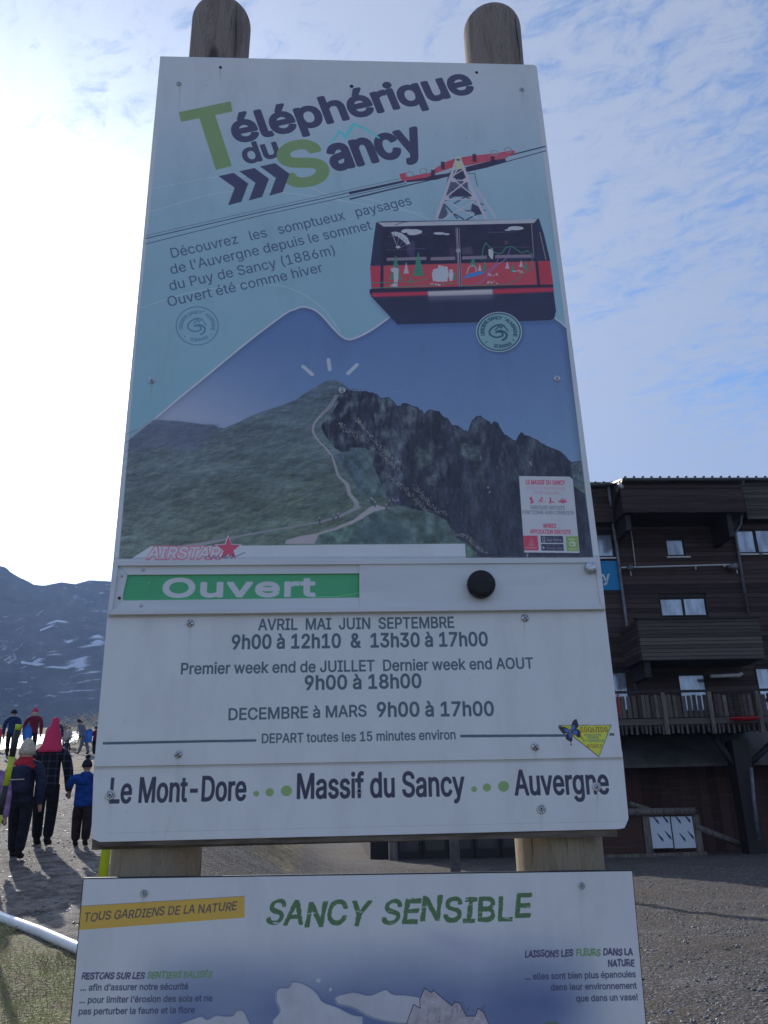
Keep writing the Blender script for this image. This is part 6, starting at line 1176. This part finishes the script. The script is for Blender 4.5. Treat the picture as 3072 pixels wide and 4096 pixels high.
# long first-floor terrace with picket railing
TY = FY - 2.6
T0 = rect('O', 300, 330, 1760, 665, TY); zr_ = T0[3] - .04; z590 = fx('O', 1000, 588, TY)[1]
ter = link('terrace', boxm(T0[0], T0[1], TY + .06, FY - .02, z590 - .12, z590 + .04), M['frame'], BL)
link('floor_beam', boxm(T0[0], T0[1], TY + .0, TY + .055, z590 - .04, z590 + .14), M['greyboards'], ter)
link('handrail', boxm(T0[0], T0[1], TY - .03, TY + .05, zr_, zr_ + .07), M['frame'], ter)
x = T0[0]; i = 0
while x < T0[1]:
    w_ = .105
    if 0 <= i: piece('picket', x, x + w_, TY - .04 + rnd.uniform(-.008, .008), TY - .002, z590 + .16, zr_ - .06 - rnd.uniform(0, .05), M['greyboards'] if rnd.random() < .7 else M['beam'] if rnd.random() < .25 else M['wall'], ter)
    piece('picket', x + .02, x + .08, TY - .03, TY + .0, T0[2] - rnd.uniform(0, .05), z590 - .06, M['greyboards'], ter)
    x += w_ + (.055 if rnd.random() < .7 else .012); i += 1
for xo in (835, 1212, 1590):
    a = fx('O', xo - 10 if xo < 1500 else xo, 480, TY - .1); link('post', boxm(a[0] - .05, a[0] + .06, TY - .11, TY - .045, T0[2] - .05, zr_ - .004), M['beam'], ter)
link('red_tape', boxm(fx('O', 432, 340, TY)[0], fx('O', 440, 340, TY)[0] + .02, TY - .06, TY - .045, fx('O', 445, 530, TY)[1], zr_ - .02), M['redplastic'], ter)
aw = pipe('awning', (('O', 1195, 212, FY - .5), ('O', 1430, 203, FY - .5)), .06, M['white'])
link('awning_end', tubem([at_y(*Z('O', (1425, 205))[0], FY - .5), at_y(*Z('O', (1448, 188))[0], FY - .5)], .06, 6), M['white'], aw)
# sloping canopy and ground floor
cz0, cz1 = fx('O', 900, 925, FY - .6)[1], fx('O', 900, 740, FY - .4)[1]
link('canopy', pydata([(1.4, FY - 1.3, cz0), (XR, FY - 1.3, cz0), (XR, FY - .02, cz1 + .3), (1.4, FY - .02, cz1 + .3), (1.4, FY - 1.3, cz0 - .1), (XR, FY - 1.3, cz0 - .1), (XR, FY - .02, cz1 + .2), (1.4, FY - .02, cz1 + .2)], [[0, 1, 2, 3], [7, 6, 5, 4], [0, 4, 5, 1], [1, 5, 6, 2], [2, 6, 7, 3], [3, 7, 4, 0]]), M['concrete'], BL)
x = 6.3
while x < 20.5:
    piece('cladding_board', x, x + .30, FY + .0 + rnd.uniform(-.01, .006), FY + .048, g0, cz1 + .15, M['redbrown'], BL); x += .306
for xo in (1480,):
    a = fx('O', xo, 1200, FY - 1.9); pl = link('pillar', boxm(a[0] - .28, a[0] + .22, FY - 2.2, FY - 1.7, g0, T0[2] - .2), M['frame'], BL)
    link('brace', tubem([(a[0] - .7, FY - 2.0, T0[2] - .1), (a[0], FY - 2.0, T0[2] - 1.3)], .11, 6), M['frame'], pl); link('brace', tubem([(a[0] + 1.3, FY - 2.0, T0[2] - .1), (a[0] + .1, FY - 2.0, T0[2] - 1.0)], .09, 6), M['frame'], pl)
pipe('downpipe', (('O', 1522, 950, FY - 2.4), ('O', 1545, 1200, FY - 2.4), ('O', 1585, 1530, FY - 2.4)), .05, M['pipe'])
# ground-floor openings seen under the sign
def gfr(x0_, x1_, z1_, m_): return link('door', boxm(x0_, x1_, FY - .02, FY + .04, g0 + .1, g0 + z1_), m_, BL)
for i in range(5):
    x0_ = 2.2 + i * .8; dd = gfr(x0_, x0_ + .74, 2.3, M['frame']); link('pane', boxm(x0_ + .08, x0_ + .66, FY - .035, FY - .021, g0 + .45, g0 + 2.1), M['glass'], dd)
link('pillar', boxm(1.9, 2.15, FY - 1.2, FY - .9, g0, 2.9), M['beam'], BL)

# ------------------------------------------------------------------ timber store with foil panels against the building
SY = FY - 1.4
def sp_(x, y): return at_y(*Z('O', (x, y))[0], SY)
base = sp_(900, 1600); gsz = float(gz(base.x, SY))
ST = thing('timber_frame', (base.x, SY, gsz), 'low timber frame holding two pale foil panels with blue print, against the brown wall', 'frame')
r1 = rect('O', 715, 1345, 880, 1600, SY); r2 = rect('O', 890, 1342, 1062, 1600, SY)
zb_ = min(r1[2], r2[2])
for r_ in (r1, r2):
    pn = link('panel', boxm(r_[0], r_[1], SY, SY + .03, r_[2], r_[3]), M['panel'], ST)
    for (u_, v_) in ((.50, .90), (1.0, .92), (.62, .34), (1.05, .40)):
        x_ = r_[0] + (r_[1] - r_[0]) * u_ * .92; z_ = r_[2] + (r_[3] - r_[2]) * v_
        link('print_mark', prism([(x_ - .07, z_ + .02 - .1), (x_ + .0, z_ - .13 - .0), (x_ - .02, z_ - .03), (x_ - .16, z_ + .12), (x_ - .18, z_ + .11)], SY - .004, SY - .001), M['printblue'], pn)
zl0 = zb_ - .1
for x0_, x1_ in ((r1[0] - .22, r1[0] - .01), (r1[1] + .02, r2[0] - .02), (r2[1] + .01, r2[1] + .2)): link('board', boxm(x0_, x1_, SY - .03, SY + .05, zl0, r1[3] + .03), M['beam'], ST)
link('board', boxm(r1[0] - 2.2, r2[1] + .3, SY - .04, SY + .06, zl0 - .14, zl0 - .01), M['beam'], ST)
link('log', tubem([(r1[0] - 1.4, SY - .05, r1[3] + .15), (r2[1] + .1, SY - .05, r1[3] + .13)], .11, 10), M['beam'], ST)
link('handrail', tubem([sp_(540, 1238), sp_(740, 1302)], .07, 8), M['beam'], ST)
link('handrail', tubem([sp_(1075, 1425), sp_(1490, 1592)], .09, 8), M['beam'], ST)
link('side_board', boxm(r1[0] - 2.2, r1[0] - .25, SY + .0, SY + .04, zl0, r1[3] + .02), M['redbrown'], ST)

# red sledge left on the terrace edge
p = at_y(*Z('O', (1472, 552))[0], TY - .25)
tag(link('sledge', lathe([(z_, r_, r_ * .42, p.x, p.y) for z_, r_ in ((p.z - .07, .30), (p.z - .05, .38), (p.z + .0, .46), (p.z + .03, .47), (p.z + .03, .40))], 20), M['redplastic']), 'round red plastic sledge resting on the edge of the wooden terrace', 'sledge')
bpy.data.objects['sledge'].location = (0, .0, 0)

# mast behind the sign: its long shadow crosses the gravel
mx, my = 2.9, 17.2
MA = thing('light_mast', (mx, my, float(gz(mx, my))), 'slim grey light mast standing on the gravel behind the sign', 'mast')
link('pole', tubem([(mx, my, float(gz(mx, my)) - .1), (mx, my, 4.6)], [.11, .085], 12), M['pipe'], MA); link('lamp_head', boxm(mx - .12, mx + .12, my - .35, my + .06, 4.6, 4.68), M['pipe'], MA)

# ------------------------------------------------------------------ snow poles, rail
M['yellow'] = mat('fluorescent_yellow', (.50, .60, .02), .45, 0, .4, mottled(.12, 9))
M['polegrey'] = mat('black_pole', (.025, .028, .03), .5)
def snow_pole(a, b_2, r, bands, label):
    d = (b_2 - a).normalized(); g = a.copy()
    while g.z > float(gz(g.x, g.y)) - .05: g = g - d * .02
    T = thing('snow_pole', (g.x, g.y, float(gz(g.x, g.y))), label, 'pole', 'yellow and black snow poles beside the path')
    for (t0_, t1_, kind_) in bands:      # distances along the pole measured from the point a, in metres
        s_ = a + d * t0_ if t0_ is not None else g; e_ = a + d * t1_
        link('yellow_band' if kind_ else 'black_band', tubem([s_, e_], r, 14), M['yellow'] if kind_ else M['polegrey'], T)
    return T
def L_(x, y): return Z('L', (x, y))[0]
pg = at_ground(-92, 3690)
pa, pb = at_y(*L_(65, 1222), pg.y), at_y(*L_(132, 905), pg.y); u1 = (pb - pa).length
snow_pole(pa, pb, .028, ((None, -1.0 * u1, True), (-1.0 * u1 + .001, -.001, False), (0, u1, True), (u1 + .001, u1 * 1.95, False), (u1 * 1.95 + .001, u1 * 2.16, True)), 'leaning yellow and black snow pole in front of the walking people')
pa = CAM + ray(*L_(1140, 2200)).normalized() * 5.4; pb = CAM + ray(*L_(1175, 1910)).normalized() * 5.4
snow_pole(pa, pb, .026, ((None, -.12, False), (-.119, .42, True), (.421, .52, False)), 'yellow snow pole showing just below the lower left corner of the upper board')
M['rail'] = mat('white_rail', (.88, .87, .85), .3, 0, .6, mottled(.08, 5))
zz = lambda p: float(gz(p.x, p.y))
RL = thing('low_rail', (RA.x, RA.y, zz(RA)), 'round white rail lying low along the edge of the grass', 'rail')
e0_ = RA - rd * 6; e1_ = RB + rd * 1.6; pts = []
for i in range(13):
    q_ = e0_.lerp(e1_, i / 12); pts.append(Vector((q_.x, q_.y, zz(q_) + .035)))
link('tube', tubem(pts, .043, 16), M['rail'], RL)
for t in (.15, .5, .98): q_ = e0_.lerp(e1_, t); link('stake', tubem([(q_.x, q_.y, zz(q_) - .1), (q_.x, q_.y, zz(q_) + .04)], .02, 8), M['polegrey'], RL)

# pile of pale brushwood netting up the slope
c = at_ground(*Z('T', (1400, 500))[0]); c = CAM + (c - CAM).normalized() * 38.0; c.z = float(gz(c.x, c.y))
M['straw'] = mat('pale_straw', (.52, .47, .36), .6, 0, .4, mottled(.3, 4))
rg = np.random.default_rng(8); V_, F_ = [], []
for i in range(520):
    x_ = rg.uniform(-1.4, 1.7); z_ = rg.uniform(0, 1.0) * 1.25 * math.sqrt(max(0, 1 - (x_ / 2.0) ** 2)); y_ = rg.uniform(-.4, .5)
    a = .6 if i % 2 else 2.3; a += rg.normal(0, .08); L = .14; dx_, dz_ = math.cos(a) * L, math.sin(a) * L; w_ = .022; k = len(V_)
    V_ += [(c.x + x_ - dx_, c.y + y_, c.z + z_ - dz_ + .12), (c.x + x_ + dx_, c.y + y_ + .03, c.z + z_ + dz_ + .12), (c.x + x_ + dx_, c.y + y_ + .03, c.z + z_ + dz_ + .12 + w_), (c.x + x_ - dx_, c.y + y_, c.z + z_ - dz_ + .12 + w_)]
    F_ += [[k, k + 1, k + 2, k + 3]]
tag(link('netting', pydata(V_, F_), M['straw']), 'heap of pale criss-cross netting at the top of the sledging slope', 'netting', kind='stuff')

# ------------------------------------------------------------------ people
M['skin'] = mat('skin', (.50, .30, .22), .55, 0, .4)
def skinm(nodes, edges, sub=2, root=0):
    me_ = bpy.data.meshes.new('s'); me_.from_pydata([n_[:3] for n_ in nodes], edges, []); me_.update()
    o = bpy.data.objects.new('s', me_); COL.objects.link(o)
    md = o.modifiers.new('s', 'SKIN'); md.use_smooth_shade = True
    for i, n_ in enumerate(nodes):
        r = n_[3]; ry = n_[4] if len(n_) > 4 else r
        me_.skin_vertices[0].data[i].radius = (r, ry); me_.skin_vertices[0].data[i].use_root = i == root
    if sub: s_ = o.modifiers.new('u', 'SUBSURF'); s_.levels = sub
    out = bpy.data.meshes.new_from_object(o.evaluated_get(bpy.context.evaluated_depsgraph_get())); bpy.data.objects.remove(o)
    out.polygons.foreach_set('use_smooth', [True] * len(out.polygons)); return out
PM_ = {}
def cloth(name, col, fn=None):
    if name not in PM_: PM_[name] = mat(name, col, .85, 0, .2, fn or mottled(.35, 7, (1, 1, 1.8), .8, .05, 4))
    return PM_[name]
def person(px_foot, dist, h, yaw, label, coat, trousers, hat=None, hair=(.05, .03, .02), stride=.18, group=None, arm_l=(.30, .0, .80), arm_r=(.30, .0, .80), coat_len=.80, lean=0.0, bulk=1.0, crouch=0.0, parts=(), detail=2, head_turn=0.0, hood=None, pack=None):
    g = CAM + ray(*px_foot).normalized() * dist; g.z = float(gz(g.x, g.y))
    T = thing('person', g, label, 'person', group, yaw)
    s = h / 1.72; B = bulk
    def P(x, y, z, r, ry=None):
        y2 = y + lean * max(0, z - .8); z2 = z - crouch * (1 if z > .5 else z / .5)
        return (x * s, y2 * s, z2 * s, r * s, (ry or r) * s)
    S = stride
    kb = .10 if crouch else 0
    nodes = [P(0, 0, .95, .12, .10), P(0, 0, 1.15, .13, .10), P(0, 0, 1.36, .15, .10), P(0, .0, 1.48, .055), P(0, .01, 1.56, .07), P(0, .015, 1.64, .085, .095), P(0, .01, 1.70, .06),
             P(-.10, 0, .90, .085), P(-.11, S * .45 + kb, .50, .06), P(-.11, S * .9, .09, .042), P(-.11, S * .9 + .13, .035, .035),
             P(.10, 0, .90, .085), P(.11, -S * .3 + kb, .50, .06), P(.11, -S * .9, .10, .042), P(.11, -S * .9 + .13, .035, .035)]
    edges = [(0, 1), (1, 2), (2, 3), (3, 4), (4, 5), (5, 6), (0, 7), (7, 8), (8, 9), (9, 10), (0, 11), (11, 12), (12, 13), (13, 14)]
    arms = []
    for sg, am in ((-1, arm_l), (1, arm_r)):
        k = len(nodes); ex, ey = (.19 + am[0]) / 2 + .03, am[1] * .4 - .03; ez = (1.40 + am[2]) / 2 + .0
        nodes += [P(sg * .19, 0, 1.40, .055), P(sg * ex, ey, ez, .042), P(sg * am[0], am[1], am[2], .03), P(sg * am[0], am[1] + .02, am[2] - .06, .036, .02), P(sg * am[0], am[1] + .03, am[2] - .12, .026, .016)]
        edges += [(2, k), (k, k + 1), (k + 1, k + 2), (k + 2, k + 3), (k + 3, k + 4)]; arms.append((ex, ey, ez, am, sg))
        k2 = len(nodes); nodes.append(P(sg * (am[0] - .035), am[1] + .045, am[2] - .07, .013)); edges.append((k + 2, k2))
    # nose and ears
    k = len(nodes); nodes += [P(0, .115, 1.605, .014), P(-.085, .01, 1.60, .018), P(.085, .01, 1.60, .018)]; edges += [(4, k), (5, k + 1), (5, k + 2)]
    link('body', skinm(nodes, edges, 1), M['skin'], T, (0, 0, 0), True)
    tn = [P(0, 0, .98, .155 * B, .12 * B), P(0, 0, .90, .15 * B, .12 * B), P(-.10, 0, .82, .10 * B), P(-.115, S * .45 + kb, .50, .082 * B), P(-.115, S * .88, .09, .072 * B), P(.10, 0, .82, .10 * B), P(.115, -S * .3 + kb, .50, .082 * B), P(.115, -S * .88, .10, .072 * B)]
    link('trousers', skinm(tn, [(0, 1), (1, 2), (2, 3), (3, 4), (1, 5), (5, 6), (6, 7)], detail), trousers, T, (0, 0, 0), True)
    for sg, yy in ((-1, S * .9), (1, -S * .9)):
        link('boot', skinm([P(sg * .115, yy - .01, .16, .062), P(sg * .115, yy, .06, .06), P(sg * .12, yy + .13, .045, .052, .04)], [(0, 1), (1, 2)], 1), cloth('dark_boots', (.02, .018, .018)), T, (0, 0, 0), True)
    jn = [P(0, 0, coat_len, .185 * B, .145 * B), P(0, 0, 1.05, .165 * B, .13 * B), P(0, 0, 1.28, .19 * B, .135 * B), P(0, 0, 1.40, .15 * B, .11 * B), P(0, 0, 1.49, .085 * B)]
    je = [(0, 1), (1, 2), (2, 3), (3, 4)]
    for ex, ey, ez, am, sg in arms:
        k = len(jn); jn += [P(sg * .20 * B, 0, 1.385, .088 * B), P(sg * (ex + .02), ey, ez, .074 * B), P(sg * am[0], am[1], am[2] - .02, .052 * B)]; je += [(3, k), (k, k + 1), (k + 1, k + 2)]
    link('coat', skinm(jn, je, detail, 1), coat, T, (0, 0, 0), True)
    for ex, ey, ez, am, sg in arms:
        link('glove', skinm([P(sg * am[0], am[1] + .01, am[2] - .04, .044), P(sg * am[0], am[1] + .025, am[2] - .09, .045, .03), P(sg * (am[0] - .05), am[1] + .05, am[2] - .07, .018)], [(0, 1), (0, 2)], 1), cloth('dark_gloves', (.03, .03, .035)), T, (0, 0, 0), True)
    def lz(name, prof, m_, seg=18):
        me_ = lathe([(q_[0] * s - crouch * s, q_[1] * s, q_[2] * s, q_[3] * s, (q_[4] + lean * (q_[0] - .8)) * s) for q_ in prof], seg); return link(name, me_, m_, T, (0, 0, 0), True)
    if hair is not None:
        hm_ = cloth('hair_%02d%02d' % (int(hair[0] * 99), int(hair[1] * 99)), hair, mottled(.35, 30, (1, 1, .2)))
        lz('hair', [(1.47, .07, .05, 0, -.05), (1.52, .10, .08, 0, -.035), (1.60, .105, .11, 0, -.015), (1.68, .095, .105, 0, -.005), (1.735, .06, .07, 0, 0), (1.75, .01, .01, 0, 0)], hm_)
    if hat:
        kind_, hmats = hat
        if kind_ == 'pompom':
            h_ = lz('hat', [(1.62, .108, .118, 0, 0), (1.66, .112, .12, 0, 0), (1.72, .098, .104, 0, 0), (1.78, .06, .065, 0, 0), (1.80, .02, .02, 0, 0)], hmats[0])
            lz('pompom', [(1.79, .02, .02, 0, 0), (1.81, .045, .045, 0, 0), (1.84, .055, .055, 0, 0), (1.87, .04, .04, 0, 0), (1.885, .01, .01, 0, 0)], hmats[1])
        if kind_ == 'cap': lz('hat', [(1.60, .105, .115, 0, 0), (1.66, .112, .12, 0, 0), (1.73, .085, .09, 0, 0), (1.765, .03, .03, 0, 0)], hmats[0])
    for f_ in parts: f_(T, s, lz)
    return T
def lu(k, x, y): return Z(k, (x, y))[0]
navy = cloth('navy_padding', (.022, .028, .055)); dkt = cloth('dark_trousers', (.014, .015, .022)); black_t = cloth('black_snow_trousers', (.010, .011, .014)); brown_t = cloth('brown_trousers', (.035, .022, .024))
def plaid(t, b, pos, col):
    sp = t.add('ShaderNodeSeparateXYZ', None, Vector=pos)
    a = t.ramp(t.math('SINE', t.math('MULTIPLY', sp.outputs[0], 62.0)), .55, .95); c = t.ramp(t.math('SINE', t.math('MULTIPLY', sp.outputs[2], 62.0)), .55, .95)
    t.l.new(t.mix(t.math('MULTIPLY', t.math('ADD', a, c), .5), (.010, .011, .018), (.05, .06, .09)), b.inputs['Base Color'])
plaidm = cloth('dark_plaid', (.02, .02, .03), plaid); pink = cloth('pink_wool', (.62, .045, .12), mottled(.15, 60)); redf = cloth('red_lining', (.45, .025, .04)); bluem = cloth('bright_blue_shell', (.010, .055, .25)); bluem2 = cloth('deep_blue_shell', (.016, .035, .11)); redj = cloth('crimson_shell', (.20, .015, .04)); pale = cloth('cream_fleece', (.55, .50, .44)); greyc = cloth('grey_blue_shell', (.16, .19, .24)); lil = cloth('lilac_shell', (.30, .18, .34)); blonde = (.55, .45, .30)
def pack_f(m_, w_=.17, h0=.98, h1=1.42):
    def f(T, s, lz): link('backpack', boxm(-w_ * s, w_ * s, -.30 * s, -.12 * s, h0 * s, h1 * s, .045 * s), m_, T, (0, 0, 0), True); link('strap', boxm(-w_ * .9 * s, w_ * .9 * s, -.315 * s, -.301 * s, (h0 + .2) * s, (h0 + .215) * s), pale, T, (0, 0, 0), True)
    return f
def hood_f(m_, big=1.0, low=1.36):
    def f(T, s, lz): lz('hood', [(low, .20 * big, .17 * big, 0, -.02), (low + .05, .21 * big, .18 * big, 0, -.03), (low + .12, .15 * big, .15 * big, 0, -.03), (low + .19, .10 * big, .115 * big, 0, -.02)], m_)
    return f
def pixie(T, s, lz): lz('hat', [(1.40, .21, .17, 0, -.01), (1.44, .205, .175, 0, -.01), (1.52, .15, .145, 0, -.01), (1.60, .135, .135, 0, 0), (1.70, .118, .125, 0, 0), (1.80, .075, .08, .012, 0), (1.87, .058, .058, .02, 0), (1.93, .055, .05, .022, 0), (1.955, .02, .02, .022, 0)], pink)
def beanie_long(T, s, lz): lz('knitted_hat', [(1.56, .13, .14, 0, -.01), (1.64, .125, .135, 0, 0), (1.74, .09, .10, 0, 0), (1.80, .05, .05, 0, 0), (1.82, .02, .02, 0, 0)], cloth('cream_wool', (.50, .44, .33), mottled(.3, 40)))
person(lu('L', 470, 1740), 13.5, 1.56, 0, 'tall person in a dark plaid coat and pointed pink hood walking uphill, seen from behind', plaidm, black_t, None, None, .12, parts=(pixie,), bulk=1.12, coat_len=.86, arm_r=(.33, .05, .80))
person(lu('L', 175, 1940), 12.7, 1.45, R_(-6), 'blond person with red collar and navy rucksack walking uphill beside the snow pole', navy, dkt, None, blonde, .16, parts=(hood_f(redf, 1.05, 1.33), pack_f(navy, .165, .96, 1.38), beanie_long), bulk=1.1, coat_len=.80)
def child_hood(T, s, lz): lz('hood', [(1.25, .17, .15, 0, -.03), (1.33, .19, .17, 0, -.04), (1.45, .15, .14, 0, -.03), (1.52, .10, .10, 0, -.02)], bluem)
person(lu('L', 890, 1790), 13.3, 1.14, R_(4), 'small child in bright blue jacket and dark pompom hat beside the tall walker', bluem, brown_t, ('pompom', (cloth('dark_wool', (.018, .02, .03)), cloth('dark_wool', (.018, .02, .03)))), None, .08, bulk=1.35, arm_l=(.36, .1, 1.18), arm_r=(.34, .0, .86), coat_len=.78, parts=(child_hood,))
person((-84, 3420), 11.8, 1.42, 0, 'person in a lilac jacket partly cut off at the left edge of the photo', lil, dkt, ('cap', (greyc,)), blonde, .12, bulk=1.1)
# the group higher up by the snow
def far(x, y, d, h, *a, **k): k.setdefault('bulk', 1.12); return person(Z('T', (x, y))[0], d, h, *a, detail=1, **k)
GR = 'people on the sledging slope'
far(160, 905, 34, 1.62, 0, 'person in a dark blue jacket and dark hat at the far left of the snow', bluem2, dkt, ('cap', (cloth('dark_wool', (.018, .02, .03)),)), None, .10, GR, bulk=1.1)
far(500, 880, 34.5, 1.64, R_(8), 'person in a crimson jacket and white pompom hat holding an oval blue sledge', redj, dkt, ('pompom', (pink, pale)), blonde, .22, GR, arm_l=(.36, .05, .85))
far(-5, 700, 39, 1.05, 0, 'person in a pink jacket cut off by the left edge above the snow', pink, greyc, None, blonde, .1, GR)
far(880, 800, 36, 1.25, R_(20), 'person in a dark jacket and bright pink hat behind the pointed pink hood', cloth('dark_violet_shell', (.05, .04, .08)), dkt, ('cap', (pink,)), blonde, .12, GR, arm_l=(.52, .1, 1.05))
far(1070, 780, 37, .98, R_(-30), 'person in a cream coat and pale hood bending over the seated child', pale, greyc, ('cap', (pale,)), None, .1, GR, lean=.10, coat_len=.62)
far(1055, 860, 34, .72, 0, 'small child in black sitting on the snow below the cream coat', navy, dkt, ('cap', (navy,)), None, .1, GR, crouch=.5)
far(1270, 700, 41, .92, R_(-25), 'person in a pale top and dark trousers walking below the netting', greyc, brown_t, None, (.1, .07, .05), .3, GR, lean=.16)
far(1335, 865, 34, 1.25, R_(80), 'person in grey blue ski clothes stooping beside the blue sledge', greyc, greyc, ('cap', (navy,)), None, .22, GR, lean=.45)
far(1500, 850, 34, .98, R_(-20), 'child in a crimson jacket beside the left edge of the board', redj, navy, ('cap', (navy,)), None, .12, GR)
far(1035, 700, 40, .98, 0, 'person in dark clothes farthest up behind the cream coat', navy, navy, ('cap', (greyc,)), None, .1, GR)
# blue plastic sledges carried upright
M['blueplastic'] = mat('blue_plastic', (.008, .16, .62), .35, 0, .5)
for (x, y), d, hh, lab in (((432, 740), 32.6, .62, 'oval bright blue plastic sledge held upright beside the crimson jacket'), ((1408, 765), 33.4, .46, 'square bright blue plastic sledge held upright beside the stooping skier')):
    c = CAM + ray(*Z('T', (x, y))[0]).normalized() * d; w_ = .145 if d < 33 else .11; n_ = 24; V_, F_ = [], []
    pw = 2.0 if d < 33 else 5.0
    for ring, (sc_, dy_) in enumerate(((1.0, -.03), (.94, .03), (.8, -.005), (.4, .0))):
        for k in range(n_):
            t = 2 * math.pi * k / n_; ct, st_ = math.cos(t), math.sin(t)
            V_.append((c.x + w_ * sc_ * math.copysign(abs(ct) ** (2 / pw), ct), c.y + dy_, c.z + hh / 2 * sc_ * math.copysign(abs(st_) ** (2 / pw), st_)))
    for r_ in range(3):
        for k in range(n_): F_.append([r_ * n_ + k, r_ * n_ + (k + 1) % n_, (r_ + 1) * n_ + (k + 1) % n_, (r_ + 1) * n_ + k])
    F_.append(list(range(3 * n_, 4 * n_)))
    me_ = pydata(V_, F_, True); o = link('sledge', me_, M['blueplastic']); tag(o, lab, 'sledge', 'blue plastic sledges'); sm = o.modifiers.new('thick', 'SOLIDIFY'); sm.thickness = .012
